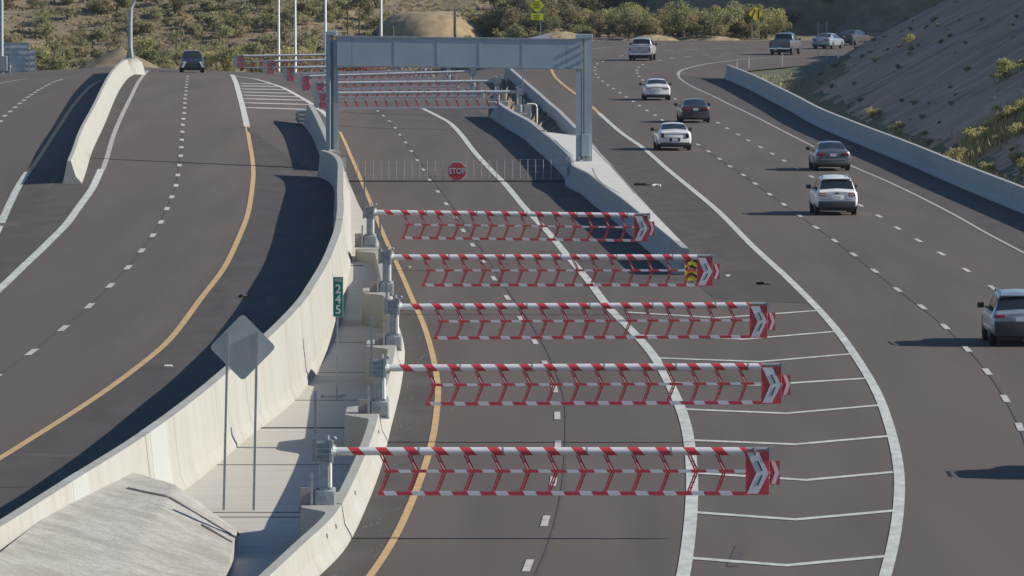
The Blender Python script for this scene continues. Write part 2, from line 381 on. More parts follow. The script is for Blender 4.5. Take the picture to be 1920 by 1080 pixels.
# ------------------------------------------------------------------ terrain
def fbm(x, y, s, o=4):
    v = 0; a = 1
    for k in range(o): v += a*noise.noise(Vector((x/s, y/s, k*7.3))); a *= 0.5; s *= 0.5
    return v
def terrain(X, Y):
    if Y < 560 and X > 10: base = SR(X, Y)-1.2
    elif Y < 770: base = zg(X, Y)-(3.2 if Y < 440 else 0.6)-1.5*sst(6, 20, abs(X+20)-40)
    else:
        k = sst(-4, 3, X)
        left = -5.4+0.2*max(0, Y-826)+0.10*max(0, Y-905)
        if Y < 826: left = -5.4
        right = -0.12+0.028*max(0, Y-800)+0.16*max(0, Y-865)
        if X > 8 and Y > 800:
            right += 0.80*max(0, X-max(9.0, 44-1.0*(Y-800)))
            right = min(right, 9+0.03*X)
        base = left*(1-k)+right*k
        base = min(base, 60+fbm(X, Y, 60)*10)
        base += fbm(X, Y, 20)*0.95*sst(795, 830, Y)
        if Y < 800: base = min(base, -0.55 if X > 0 else base)
    return base
grid('desert_terrain', M['dirt'], lambda Y: fr(-150, 150, 120), fr(104, 1304, 300), terrain, kind='structure')
mb = MB(); S_ = 6000
mb.add([(-S_,-S_,-14),(S_,-S_,-14),(S_,S_,-14),(-S_,S_,-14)], [(0,1,2,3)]); mb.build('desert_plain', M['dirt'], kind='structure')

# cut slope on the right
def xtoe(Y): return lerpt(RBT, min(Y, 600))+2.9+0.9*noise.noise(Vector((Y/14.0, 3.1, 0)))+max(0, Y-560)*0.062
def cutz(X, Y):
    d = X-xtoe(Y); z0 = SR(min(X, 30), min(Y, 640))+0.02
    if d < 0: h = max(-0.1, 0.25+d*0.1)
    else:
        h = 0.25+0.535*d
        h += (0.55*noise.noise(Vector((Y/7.0, d/22.0, 1.7)))+0.22*noise.noise(Vector((Y/2.6, d/9.0, 5.2))))*min(1, d/3.0)
        h += 0.10*noise.noise(Vector((X/1.1, Y/1.6, 2)))
    end = 712+2.2*noise.noise(Vector((X/5, 0, 0)))
    if Y > end: h = min(h, max(0.03, h-0.62*(Y-end)))
    h = min(h, (13 if Y < 560 else min(20, 13+(Y-560)*0.14))+2*noise.noise(Vector((X/9, Y/15, 4))))
    return z0+h-0.03
co = grid('cut_slope', [M['cut'], M['verge']], lambda Y: [lerpt(RBT, min(Y, 606))+0.2+t for t in [0.3*i for i in range(10)]+[3+0.55*i for i in range(100)]]
     if Y < 606 else [xright(Y)-0.15+t for t in [0.3*i for i in range(10)]+[3+0.55*i for i in range(100)]],
     fr(250, 746, 300), cutz, kind='structure')
for p in co.data.polygons:
    c = p.center; d = c.x-xtoe(c.y)
    if (c.y > 560 and d < 2.5+1.5*noise.noise(Vector((c.y/6, c.x/3, 9)))) or (d < 0.6+0.9*noise.noise(Vector((c.y/3, c.x, 0)))) : p.material_index = 1

# ------------------------------------------------------------------ road surface: shoulders, seams, markings
ORANGE_L = [(463,237),(467,262),(472,290),(475,320),(473,350),(465,400),(450,440),(432,480),(415,510),(380,555),(320,635),(268,680),(200,731),(115,787),(57,823),(0,859),(-80,905)]
WHITE_LT = [(190,317),(184,330),(172,355),(150,385),(125,420),(100,445),(75,470),(50,493),(0,541),(-60,592)]
WHITE_LU = [(278,131.5),(270,140),(260,153),(245,183),(230,213),(213,253),(200,297),(193,317)]
FLEX_OR = [(637,247),(647,267),(658,293),(670,320),(680,345),(695,380),(715,430),(735,475),(757,523),(777,570),(795,610),(810,660),(818,700),(822,730),(819,770),(812,820),(795,880),(772,940),(745,1000),(715,1050),(690,1085),(650,1140)]
FLEX_WH = [(790,202),(820,217),(843,230),(862,249),(890,285),(922,320),(947,345),(980,385),(1000,407),(1025,432),(1040,450),(1075,493),(1106,529),(1140,575),(1186,621),(1226,667),(1261,730),(1284,787),(1295,850),(1298,919),(1292,1005),(1281,1080),(1265,1150)]
RIGHT_WH = [(1123,212),(1164,248),(1207,278),(1249,315),(1292,350),(1348,397),(1410,460),(1467,512),(1525,569),(1571,621),(1611,678),(1645,736),(1668,799),(1683,862),(1687,919),(1680,994),(1666,1057),(1658,1085),(1640,1150)]
RIGHT_OR = [(1033,128),(1040,143),(1052,155),(1067,167),(1082,178),(1110,200),(1123,212)]
RIGHT_EDGE_LO = [(1272,141),(1275,147),(1287,156),(1308,167),(1333,178),(1367,195),(1417,219),(1470,246.5),(1527,275.5),(1595,310),(1677,346),(1779,397),(1850,437),(1920,474),(2050,545)]
RIGHT_EDGE_UP = [(1272,141),(1272,137),(1275,133.5),(1283,129.5),(1300,125),(1320,120.5),(1342,117.5),(1383,112.5),(1437,108),(1520,105),(1600,102.5)]
# shoulders
wl_out = smooth(catmull([p+Vector((-0.2, 0, 0)) for p in wall_pts], 2.0), 4)
wl_s = [p for p in wl_out if p.y < 392]
wl_s = [Vector((p.x+0.15, p.y, 0)) for p in wl_s]
band('left_shoulder', ORANGE_L[::-1], wl_s, M['shoulder'], ZL, nu=4)
band('gore_pavement', WHITE_LT, [(55,318),(40,345),(22,380),(0,425),(-60,520)], M['shoulder'], SL, nu=6)
band('left_inner_shoulder', WHITE_LU, [(258,133),(240,138),(222,158),(208,183),(184,240),(170,270),(160,298),(150,335)], M['shoulder'], SL, nu=4)
band('flex_shoulder', FLEX_OR[:-1], [Vector((p.x, p.y, 0)) for p in smooth(catmull(foot_pts[::-1], 2.0), 3)][:], M['shoulder'], ZR, nu=4)
band('right_gore_shoulder', RIGHT_WH[:9], [(1080,238),(1109,265),(1140,302),(1190,360),(1227,400),(1277,450),(1300,520),(1340,560)], M['shoulder'], SR, nu=6)
band('flex_right_shoulder', FLEX_WH[:13], [(895,206),(957,240),(980,265),(1015,292),(1052,325),(1075,352),(1102,370),(1140,397),(1208,457),(1290,525)], M['shoulder'], SR, nu=6)
band('outer_shoulder', RIGHT_EDGE_LO, [(1345,146),(1356,147),(1400,166),(1442,188),(1485,211),(1527,235),(1600,267),(1700,308),(1800,352),(1920,402),(2000,440)], M['shoulder'], SR, nu=5)
# seams and transverse joints
line('pavement_seam', [(733,232),(767,273),(790,305),(817,343),(843,377),(872,420),(905,468),(950,540),(990,597),(1025,655),(1055,730),(1062,790),(1055,915),(1030,1020),(1000,1090)], 0.07, M['seam'], SR, dz=0.010)
line('pavement_seam', [(342,247),(340,276),(336.5,309.5),(330,347.5),(313,391),(286,441),(240,501),(168,573),(59,660),(-20,715)], 0.06, M['seam'], SL, dz=0.010)
line('pavement_seam', [(1309,271),(1393,328),(1470,383),(1565,451),(1683,543),(1772,612),(1851,696),(1912,800),(1940,900)], 0.06, M['seam'], SR, dz=0.010)
for a, b in (((634,209),(830,216)), ((634,235),(845,243)), ((0,852),(150,855))):
    f_ = SR if a[1] < 400 else SL
    line('pavement_joint', [a, ((a[0]+b[0])/2, (a[1]+b[1])/2), b], 1.0, M['seam'], f_, dz=0.009)
# left road
line('edge_line', ORANGE_L, 0.22, M['yellow_paint'], SL)
line('edge_line', [(435,140),(441.7,153),(447.5,173),(453,193),(458,213),(463,237)], 0.36, M['white_paint'], SL)
line('edge_line', WHITE_LT, 0.34, M['white_paint'], SL)
line('edge_line', WHITE_LU, 0.24, M['thin_paint'], SL)
line('edge_line', [(52,322),(34,350),(12,395),(0,421),(-40,505)], 0.34, M['white_paint'], SL)
line('edge_line', [(190,151),(172,160),(152,180),(133,203),(112,235),(88,272),(68,303),(54,322)], 0.22, M['yellow_paint'], SL)
line('edge_line', [(-10,158),(20,152),(50,147.5)], 0.25, M['thin_paint'], SL)
dashes('lane_dashes', [(352,143),(351,148),(350,153.5),(350,158.7),(349,164),(349,170.7),(348,177.7),(347,185),(346.7,193),(346,202),(345.7,212),(344,222.7),(342.7,234),(342,247),(341,262),(340,276),(339,292),(336.5,309.5),(333.5,328),(330,347.5),(322,369),(313,391),(302,416),(286.5,441),(265.5,469.5),(240,501),(207,535),(168,573),(119,615),(59,660),(-10,708)], M['dash_paint'], SL, 0.22)
dashes('lane_dashes', [(114,149.5),(107,151.5),(100,154),(92.5,157.5),(86,161),(79,165),(72,169),(66,173),(59,177.5),(52,182),(45,188),(37,194),(28,201),(19,209),(9,217),(1,227),(-9,238)], M['dash_paint'], SL, 0.26)
# gore hatching of the flex lane entry
line('edge_line', [(438,142.3),(455,144.5),(478,148),(503,155),(527,163),(547,173),(563,182),(580,192),(595,202),(608,212),(618,222)], 0.40, M['white_paint'], zg, sm=4)
line('edge_line', [(487,142.5),(510,145),(540,149.5),(580,156)], 0.22, M['thin_paint'], zg, sm=3)
mbh = MB()
for x0, y0, x1, y1 in ((450,156.5,512,157.5),(452,161.2,523,162),(453,166.8,537,168),(454,172.5,550,175),(456,178.5,561,181.5),(457,185,575,188),(458,192.6,588,196),(459,201.6,575,204.8)):
    strip_mesh(mbh, [hit(x0+(x1-x0)*k/10, y0+(y1-y0)*k/10, zg, LIFT) for k in range(11)], 0.5, zg)
mbh.build('hatching_lines', M['thin_paint'], kind='structure')
# flex lane
line('edge_line', FLEX_OR, 0.18, M['yellow_paint'], SR)
line('edge_line', FLEX_WH, 0.30, M['white_paint'], SR)
dashes('lane_dashes', [(708,208),(719,217),(730,227),(740.5,239.5),(749.5,252.5),(760.5,267),(771,283),(782,300),(794,318),(806,337.5),(821,359),(836.5,382),(853,407.5),(868.5,432),(886,459),(905,489),(926,521.7),(951,557.5),(976.5,597.5),(1002.5,640),(1022.5,682),(1040,729),(1045,779),(1046,834),(1037.5,902),(1022.5,976.5),(990,1060)], M['dash_paint'], SR, 0.17)
# right carriageway
line('edge_line', RIGHT_WH, 0.27, M['white_paint'], SR)
line('edge_line', RIGHT_OR, 0.22, M['yellow_paint'], SR)
line('edge_line', RIGHT_EDGE_LO, 0.16, M['thin_paint'], SR, sm=3)
line('edge_line', RIGHT_EDGE_UP, 0.26, M['thin_paint'], SR, sm=2)
line('edge_line', [(1095,94.5),(1112,92),(1150,87.5),(1233,84),(1300,81.7),(1417,80),(1500,79.5),(1560,79)], 0.22, M['thin_paint'], SR, sm=3)
LA = [(1393,89.3),(1344,91),(1297,93),(1255,95),(1208,99.5),(1165,105),(1130,114.7),(1120,119.7),(1116,126),(1115,132),(1117,139),(1122,145.5),(1130,152),(1139.7,159.5),(1150,166),(1162.5,174),(1174,181.7),(1187.5,190),(1199,198),(1213,207),(1228,216),(1241.7,225),(1256,234.5),(1272,245.5),(1290,258),(1309,271),(1328.5,283.6),(1349,297.7),(1369,311.8),(1393.5,328),(1416,344),(1443,364),(1469.5,383),(1499,404),(1530,426),(1565,451),(1600.7,477),(1640,507.6),(1683,542.7),(1729,575),(1772,612),(1813,654),(1851,696.5),(1885,747),(1912,800),(1934,860)]
LB = [(1512,95.3),(1440,98),(1400,99),(1363,100.7),(1325,103),(1290,106),(1261,109),(1236.7,113),(1205,121),(1197.5,126),(1194,132),(1194.7,137),(1198,143),(1205,150),(1214,157),(1226,164.5),(1239,171),(1252,178),(1266,185.5),(1280,193),(1295,202),(1311,211),(1328,220.5),(1346,230),(1363.6,240.5),(1384,252),(1403,263),(1425.5,275.5),(1448,288),(1470,301),(1495,316),(1521.6,331),(1550,348),(1580,366),(1613,385),(1648,405),(1683,427.5),(1722,450.5),(1765,475.5),(1812,506),(1861,539),(1912,574)]
dashes('lane_dashes', LA, M['dash_paint'], SR, 0.19); dashes('lane_dashes', LB, M['dash_paint'], SR, 0.19)
mbh = MB()
for a, b, c in (((1174,585),(1347,596),(1536,582)), ((1193,628),(1396,636),(1571,621)), ((1233,671),(1427,678),(1601,663)), ((1258,717),(1424,722),(1627,709)),
                ((1284,767),(1476,775),(1650,759.5)), ((1296,825),(1493,833),(1666,817.5)), ((1300,886),(1513,900),(1674,885)), ((1300,960),(1493,974),(1674,957.5)), ((1296,1046),(1476,1060),(1662,1042.5))):
    for p, q in ((a, b), (b, c)):
        d = 1.5 if p is b else 0
        A_ = hit(p[0]-d, p[1], SR, LIFT); B_ = hit(q[0]+(1.5 if q is b else 0), q[1], SR, LIFT)
        n_ = 7; V_ = []
        for k in range(n_):
            r = A_.lerp(B_, k/(n_-1))
            for s_ in (-0.31, 0.31): V_.append((r.x, r.y+s_, SR(r.x, r.y+s_)+LIFT+(0.002 if p is b else 0)))
        mbh.add(V_, [(2*i, 2*i+1, 2*i+3, 2*i+2) for i in range(n_-1)])
mbh.build('hatching_lines', M['white_paint'], kind='structure')
# skid marks
line('skid_mark', [(1391,1022),(1384,1035),(1379,1048),(1374,1062)], 0.28, M['seam'], SR, dz=0.010)
line('skid_mark', [(1010,470),(1080,474),(1130,480),(1175,487)], 0.5, M['seam'], SR, dz=0.010)

# ------------------------------------------------------------------ swept concrete walls
def sweep(path, prof_of, name, m, caps=True):
    ns = normals(path); vs = []; n = len(path); k = None
    for i, (p, nn) in enumerate(zip(path, ns)):
        pr = prof_of(i, p); k = len(pr)
        for off, z in pr:
            q = p+nn*off; vs.append((q.x, q.y, z))
    fs = [(i*k+j, i*k+(j+1) % k, (i+1)*k+(j+1) % k, (i+1)*k+j) for i in range(n-1) for j in range(k)]
    if caps: fs += [tuple(range(k))[::-1], tuple((n-1)*k+j for j in range(k))]
    mb = MB(); mb.add(vs, fs); return mb
# tall wall between the southbound road and the walkway
wpth = smooth(catmull([Vector((p.x, p.y, 0)) for p in wall_pts], 0.9), 5)
def wall_prof(i, p, o=0.0):
    zt = ZL(p.x, p.y)+wallh(p.y); zl = ZL(p.x-0.3, p.y)-0.25
    zw = SW(p.x, p.y)-0.3 if p.y < 385 else ZR(p.x, p.y)-0.2
    f = zw+0.3
    return [(-0.2-o, zl), (-0.06-o, zl+0.75), (0.0-o, zt+o), (0.26+o, zt+o), (0.36+o, f+0.62+0.3*(zt-f-1)), (0.44+o, f+0.32), (0.56+o, f+0.09), (0.60+o, zw)]
wall = thing('concrete_wall', 'long curving pale concrete wall between the left road and the sunken walkway', 'wall', (0, 0, 0))
sweep(wpth, wall_prof, 'wall', None).build('wall_body', M['concrete'], wall)
def wall_piece(name, i0, n, m, o, prof=wall_prof, path=wpth, parent=wall, seg=None):
    a = path[i0]; b = path[i0+1]; d = (b-a).normalized()
    pp = [a, a+d*n] if seg is None else path[i0:i0+seg]
    mbx = MB(); nn = Vector((d.y, -d.x, 0)); vs = []
    for q0 in pp:
        for off, z in prof(i0, q0, o): q = q0+nn*off; vs.append((q.x, q.y, z))
    k = len(vs)//len(pp); fs = [(r*k+j, r*k+(j+1) % k, (r+1)*k+(j+1) % k, (r+1)*k+j) for r in range(len(pp)-1) for j in range(k)]
    fs += [tuple(range(k))[::-1], tuple((len(pp)-1)*k+j for j in range(k))]
    mbx.add(vs, fs); return mbx.build(name, m, parent)
def idx_near(path, x, y, fn, dz=0.0):
    t = hit(x, y, fn, dz); return min(range(len(path)-2), key=lambda i: (path[i].xy-t.xy).length)
for (x, y) in ((312,772), (447,668), (565,550), (601,492)): wall_piece('joint', idx_near(wpth, x, y, ZL, 1.3), 0.04, M['old_joint'], 0.003)
wall_piece('patch', idx_near(wpth, 275, 802, ZL, 1.3), 0, M['patch_paint'], 0.004, seg=5)
wall_piece('patch', idx_near(wpth, 140, 888, ZL, 1.3), 0, M['patch_paint'], 0.004, seg=4)
# lower wall beyond the gantry, with a crash cushion at its far end
w2 = smooth(catmull([Vector((p.x, p.y, 0)) for p in wall2_pts], 1.5), 3)
def wall2_prof(i, p, o=0.0):
    zt = ZL(p.x, p.y)+1.0; zb = min(ZL(p.x, p.y), ZR(p.x, p.y))-0.3
    return [(-0.38-o, zb), (-0.16-o, zt-0.65), (0-o, zt+o), (0.30+o, zt+o), (0.48+o, zt-0.65), (0.66+o, zb)]
t = thing('concrete_barrier', 'low concrete barrier running behind the left gantry column into the hatched gore', 'barrier', (0, 0, 0))
sweep(w2, wall2_prof, 'w', None).build('barrier_body', M['concrete'], t)
e = w2[-1]; d = (w2[-1]-w2[-3]).normalized()
cc = thing('crash_cushion', 'stepped grey crash cushion at the far end of the barrier in the hatched gore', 'crash cushion', (e.x-0.25, e.y+1.0, zg(e.x, e.y)), math.atan2(-d.x, d.y))
mb = MB()
for k in range(5): mb.box(-0.38+0.02*k, 0.38-0.02*k, k*1.0-0.9, k*1.0-0.02, 0.15, 0.95-0.03*k, c=0.03)
mb.build('bay', M['corrug'], cc)
mb = MB()
for z in (0.3, 0.55, 0.8): mb.box(-0.44, 0.44, -0.9, 4.0, z-0.06, z+0.06)
mb.build('rail', M['galv'], cc)
# barrier between the two left carriageways
L1 = [(126,301),(135,280),(150,240),(177,190),(203,140),(217,123),(230,111)]
l1 = smooth(catmull([Vector((p.x, p.y, 0)) for p in [hit(x, y, SL, 1.07) for x, y in L1]], 2.0), 4)
def l1_prof(i, p, o=0.0):
    zb = SL(p.x+0.25, p.y); wd = 1+1.3*sst(len(l1)*0.86, len(l1), i)
    zt = zb+1.07
    return [(-0.28-o, zb-0.15), (-0.14-o, zb+0.33), (0-o, zt+o), (0.16*wd+o, zt+o), (0.16*wd+0.24+o, zb+0.33), (0.16*wd+0.5+o, zb+0.05), (0.16*wd+0.5+o, zb-0.15)]
t = thing('concrete_barrier', 'bright sunlit concrete barrier between the two left carriageways, ending at a square near end', 'barrier', (0, 0, 0))
sweep(l1, l1_prof, 'w', None).build('barrier_body', M['concrete'], t)
pb = hit(250, 109, SL, 1.15, 500)
pb = l1[-1]+Vector((0.5, 1.2, 0)); zpb = SL(pb.x, pb.y)
mb = MB(); n_ = 16
ring = lambda rx, ry, z: [(rx*math.cos(2*math.pi*k/n_), ry*math.sin(2*math.pi*k/n_), z) for k in range(n_)]
vs = []
for rx, ry, z in ((1.15,3.0,-0.4), (1.05,2.8,0.3), (0.85,2.3,0.9), (0.5,1.5,1.14)): vs += ring(rx, ry, z)
mb.add(vs, [(a*n_+k, a*n_+(k+1) % n_, (a+1)*n_+(k+1) % n_, (a+1)*n_+k) for a in range(3) for k in range(n_)]+[tuple(3*n_+k for k in range(n_))])
ped = mb.build('lamp_pedestal', M['concrete'], None, True); ped.location = (pb.x, pb.y, zpb)
tag(ped, 'rounded concrete pedestal at the crest end of the left barrier carrying the lamp post', 'pedestal')

# outer right barrier
rb = smooth(catmull([Vector((p.x, p.y, 0)) for p in rbar], 2.0), 3)
def rb_prof(i, p, o=0.0):
    z = SR(p.x, p.y); s_ = -1
    return [(-o, z-0.1), (-0.05*s_*-1-o+0.0, z+0.08), (-0.20-o, z+0.33), (-0.27-o, z+1.07+o), (-0.45+o-0.0-2*o, z+1.07+o), (-0.62-o, z-0.1)]
t = thing('concrete_barrier', 'long shaded concrete barrier along the right edge below the cut slope', 'barrier', (0, 0, 0))
rbs = rb[::-1]     # runs away from the camera reversed so that its right side faces the road
def rb_prof2(i, p, o=0.0):
    z = SR(p.x, p.y)
    return [(0.62+o, z-0.1), (0.46+o, z+1.07+o), (0.26-o, z+1.07+o), (0.18-o, z+0.33), (0.03-o, z+0.08), (0.0-o, z-0.1)]
sweep(rbs, rb_prof2, 'w', None).build('barrier_body', M['grey_concrete'], t)

# ------------------------------------------------------------------ sunken walkway, concrete hump
ys = fr(120, 396, 138)
def walk_xs(Y):
    a = lerpt(sorted([(p.y, p.x) for p in wpth]), Y)+0.3
    b = lerpt(FBT, Y)-(0.3 if Y < 306 else 0.02)
    return fr(a, max(b, a+0.2), 8)
def walk_z(X, Y):
    return SW(X, Y) if Y < 308 else max(SW(X, Y), ZR(X, Y)+0.05)
grid('walkway', M['slab'], walk_xs, ys, walk_z, kind='structure')
mb = MB()
for Y in (300.2, 280.5, 262.5, 220.5, 206.0, 190.6, 189.2, 234.0, 247.0):
    xs = walk_xs(Y); strip = [(xs[0]+0.2, Y), (xs[-1]-0.6, Y)]
    wv = 0.09 if Y not in (220.5, 300.2) else 0.28
    vs = []
    for X, YY in strip:
        for s_ in (-wv, wv): vs.append((X, YY+s_, SW(X, YY+s_)+0.006))
    mb.add(vs, [(0, 1, 3, 2)])
mb.build('walkway_joints', M['joint'], kind='structure')
# hump: sprayed concrete mound where the walkway ends, falls away towards the camera
ridge = [at(262,888,188.6), at(290,898,187.7), at(328,909,187.0), at(384,950,185.5), at(445,995,183.6)]
low = [at(-70,1150,154.5), at(60,1150,157.5), at(190,1150,160.5), at(300,1150,163.0), at(410,1150,165.2)]
mb = MB(); nu, nv = 40, 24; vs = []
def pl(pts, t):
    t *= len(pts)-1; i = min(int(t), len(pts)-2); return pts[i].lerp(pts[i+1], t-i)
for j in range(nv+1):
    for i in range(nu+1):
        a = pl(ridge, i/nu); b = pl(low, i/nu); p = a.lerp(b, j/nv)
        p.z += 0.10*math.sin(math.pi*j/nv)+0.018*noise.noise(Vector((p.x*1.3, p.y*0.8, 0)))
        vs.append(p)
for j in range(nv+1):
    for i, w_ in ((0, 0.55), (1, 0.3), (2, 0.1)): vs[j*(nu+1)+i].x -= w_; vs[j*(nu+1)+i].z += w_*0.25
side_ = len(vs)
for j in range(nv+1): q = vs[j*(nu+1)+nu].copy(); q.x += 0.02; q.z -= 1.2; vs.append(q)
o_ = len(vs); skirt = [pl(ridge, i/nu)+Vector((0.25, 1.6, 0)) for i in range(nu+1)]
for q in skirt: q.z = SW(q.x, q.y)-0.5; vs.append(q)
fs = [(j*(nu+1)+i, j*(nu+1)+i+1, (j+1)*(nu+1)+i+1, (j+1)*(nu+1)+i) for j in range(nv) for i in range(nu)]
fs += [(o_+i, o_+i+1, i+1, i) for i in range(nu)]+[(j*(nu+1)+nu, side_+j, side_+j+1, (j+1)*(nu+1)+nu) for j in range(nv)]
mb.add(vs, fs); hump = mb.build('concrete_hump', M['rough_concrete'], None, True); tag(hump, 'rough grey sprayed concrete hump at bottom left where the walkway ends', 'concrete slope')
def hump_strip(u0, u1, v0, v1, wdt):
    mbs = MB(); vs = []
    for k in range(15):
        u = u0+(u1-u0)*k/14; v = v0+(v1-v0)*k/14
        for dv in (0, wdt):
            a = pl(ridge, u); b = pl(low, u); vv = v+dv; p = a.lerp(b, vv)
            p.z += 0.10*math.sin(math.pi*vv)+0.018*noise.noise(Vector((p.x*1.3, p.y*0.8, 0)))+0.012; vs.append(p)
    mbs.add(vs, [(2*i, 2*i+1, 2*i+3, 2*i+2) for i in range(14)]); mbs.build('slot', M['joint'], hump)
hump_strip(0.08, 0.97, 0.12, 0.10, 0.014); hump_strip(0.78, 0.99, 0.18, 0.19, 0.02)

# ------------------------------------------------------------------ gate barrier with platforms
GATE_Y = [181.5, 212.0, 242.5, 273.0, 303.5]
fp = smooth(catmull([Vector((p.x, p.y, 0)) for p in foot_pts if p.y < 318], 0.5), 6)
def gwidth(Y):
    wmin, wmax = 0.46, 1.14
    v = wmin
    for g in GATE_Y:
        v = max(v, wmin+(wmax-wmin)*min(sst(g-2.4, g-0.55, Y), sst(g+3.6, g+2.2, Y)))
    return v
def gb_prof(i, p, o=0.0):
    z = ZR(p.x, p.y); wd = gwidth(p.y); zt = z+0.80
    return [(0.0+o, z-0.1), (-0.03+o, z+0.08), (-0.17+o, z+0.33), (-0.24+o, zt+o), (-wd-o, zt+o), (-wd-0.03-o, SW(p.x, p.y)-0.2)]
gbt = thing('gate_barrier', 'pale concrete barrier with stepped platforms carrying the five striped gates', 'barrier', (0, 0, 0))
sweep(fp, gb_prof, 'g', None).build('barrier_body', M['concrete'], gbt)
for g in GATE_Y[:3]:
    i0 = min(range(len(fp)-2), key=lambda i: abs(fp[i].y-(g-0.2))); wall_piece('joint', i0, 0.05, M['old_joint'], 0.003, gb_prof, fp, gbt)
for g, off in ((181.5,-3.0),(181.5,-5.8),(181.5,6.5),(212,-3.5),(212,4.5),(212,9.5),(242.5,5)):
    i0 = min(range(len(fp)-2), key=lambda i: abs(fp[i].y-(g+off))); p = fp[i0]; nn = normals(fp[i0:i0+2])[0]
    mb = MB(); mb.box(-0.02, 0.02, -0.05, 0.05, -0.05, 0.05)
    o = mb.build('reflector', M['tan_box'], gbt); q = p+nn*(-0.195); o.location = (q.x, q.y, ZR(p.x, p.y)+0.55); o.rotation_euler = (0, -0.12, math.atan2(nn.y, nn.x))

# ------------------------------------------------------------------ median block on the right of the flex lane
TOPL = [(926,190),(962,212),(990,227),(1015,247),(1040,267),(1070,297),(1072,310),(1102,325),(1127,345),(1165,372),(1202,402),(1227,422),(1252,442),(1278,464)]
TOPR = [(1000,200),(1030,214),(1055,226),(1080,244),(1092,253),(1112,270),(1125,286),(1140,302),(1165,331),(1190,360),(1227,400),(1250,424),(1270,445),(1291,466)]
HM = 1.0
tl = [hit(x, y, SR, HM) for x, y in TOPL]; tr = [hit(x, y, SR, HM) for x, y in TOPR]
med = thing('median_block', 'long pale concrete median between flex lane and right road with flat white top', 'median', (0, 0, 0))
A = resample(smooth(catmull(tl, 1.5), 2), 110); B = resample(smooth(catmull(tr, 1.5), 2), 110)
i_sl = min(range(110), key=lambda i: abs(A[i].y-hit(1015, 246, SR, HM).y))
mb = MB(); vs = []; k = 7
for i, (a, b) in enumerate(zip(A, B)):
    narrow = i < i_sl
    c = b if not narrow else a+Vector((0.30, 0, 0))
    za = SR(a.x, a.y)
    vs += [(a.x-0.34, a.y, za-0.1), (a.x-0.30, a.y, za+0.08), (a.x-0.10, a.y, za+0.36), (a.x, a.y, za+HM), (c.x, c.y, za+HM), (c.x+0.1, c.y, za+0.3), (c.x+0.14, c.y, za-0.1)]
mb.add(vs, [(i*k+j, i*k+(j+1) % k, (i+1)*k+(j+1) % k, (i+1)*k+j) for i in range(109) if i != i_sl-1 for j in range(k)]+
       [tuple(range(k))[::-1], tuple(109*k+j for j in range(k)), tuple((i_sl-1)*k+j for j in range(k)), tuple(i_sl*k+j for j in range(k))[::-1]]+
       [((i_sl-1)*k+j, (i_sl-1)*k+j+1, i_sl*k+j+1, i_sl*k+j) for j in range(3)])
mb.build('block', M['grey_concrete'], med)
mb = MB(); vs = []
for i in range(i_sl+1, 107):
    a, b = A[i], B[i]; e0 = a+(b-a)*0.06; e1 = b-(b-a)*0.06
    vs += [(e0.x, e0.y, SR(a.x, a.y)+HM+0.006), (e1.x, e1.y, SR(a.x, a.y)+HM+0.006)]
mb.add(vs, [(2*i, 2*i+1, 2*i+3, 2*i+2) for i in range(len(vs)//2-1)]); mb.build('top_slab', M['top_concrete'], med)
# cover plates and grooves on the slab
for pts_ in ([(1040,262),(1056,277),(1074,292)], [(1111,315),(1116,328),(1130,344),(1162,362)], [(1110,275),(1135,302),(1150,315),(1190,363)]):
    pp = smooth(catmull([hit(x, y, SR, HM+0.015) for x, y in pts_], 0.8), 2); mb = MB(); strip_mesh(mb, pp, 0.05, lambda X, Y: SR(X, Y)+HM, 0.012); mb.build('groove', M['old_joint'], med)
# object marker at its near end
E_ = hit(1297, 530, SR); ep = hit(1297, 531, SR)
om = thing('object_marker', 'black and yellow chevron marker board at the near end of the median', 'road sign', (ep.x, ep.y, ep.z))
mb = MB(); mb.box(-0.06, 0.06, 0.02, 0.08, 0, 1.0); mb.build('post', M['galv'], om)
mb = MB(); mb.box(-0.26, 0.26, -0.02, 0.02, 0.10, 0.98); mb.build('board', M['sign_yellow'], om)
mb = MB()
for zc in (0.34, 0.62, 0.90):
    mb.poly([(-0.24,zc-0.2),(0,zc-0.04),(0.24,zc-0.2),(0.24,zc-0.07),(0,zc+0.07),(-0.24,zc-0.07)], -0.028, -0.021)
mb.build('black_chevrons', M['black'], om)
# depressed strip with wall to the right road (behind the gantry)
FW = [(955,124),(960,128),(983,148),(1012,173),(1035,193),(1052,207),(1063,218),(1085,240)]
fw = smooth(catmull([hit(x, y, SR, HM) for x, y in FW], 1.5), 2)
def fw_prof(i, p, o=0.0):
    z = SR(p.x, p.y); return [(-0.35, z-0.3), (-0.12, z+0.35), (0, z+HM), (0.25, z+HM), (0.4, z+0.3), (0.45, z-0.1)]
t = thing('concrete_barrier', 'shaded concrete barrier along the right road behind the right gantry column', 'barrier', (0, 0, 0))
sweep(fw[::-1], lambda i, p: [(-a, z) for a, z in fw_prof(i, p)], 'w', None).build('barrier_body', M['grey_concrete'], t)
mb = MB(); vs = []
aa = resample([p+Vector((0.2, 0, 0)) for p in A[:i_sl]][::-1], 60); bb = resample(fw[::-1], 60)
for p, q in zip(aa, bb):
    for s_ in range(5):
        r = p.lerp(q, s_/4); vs.append((r.x, r.y, SR(r.x, r.y)+0.30+0.35*noise.noise(Vector((r.x, r.y/4, 0)))*(1 if 0 < s_ < 4 else 0)))
mb.add(vs, [(i*5+j, i*5+j+1, (i+1)*5+j+1, (i+1)*5+j) for i in range(59) for j in range(4)]); mb.build('median_dirt', M['dirt'], kind='structure')

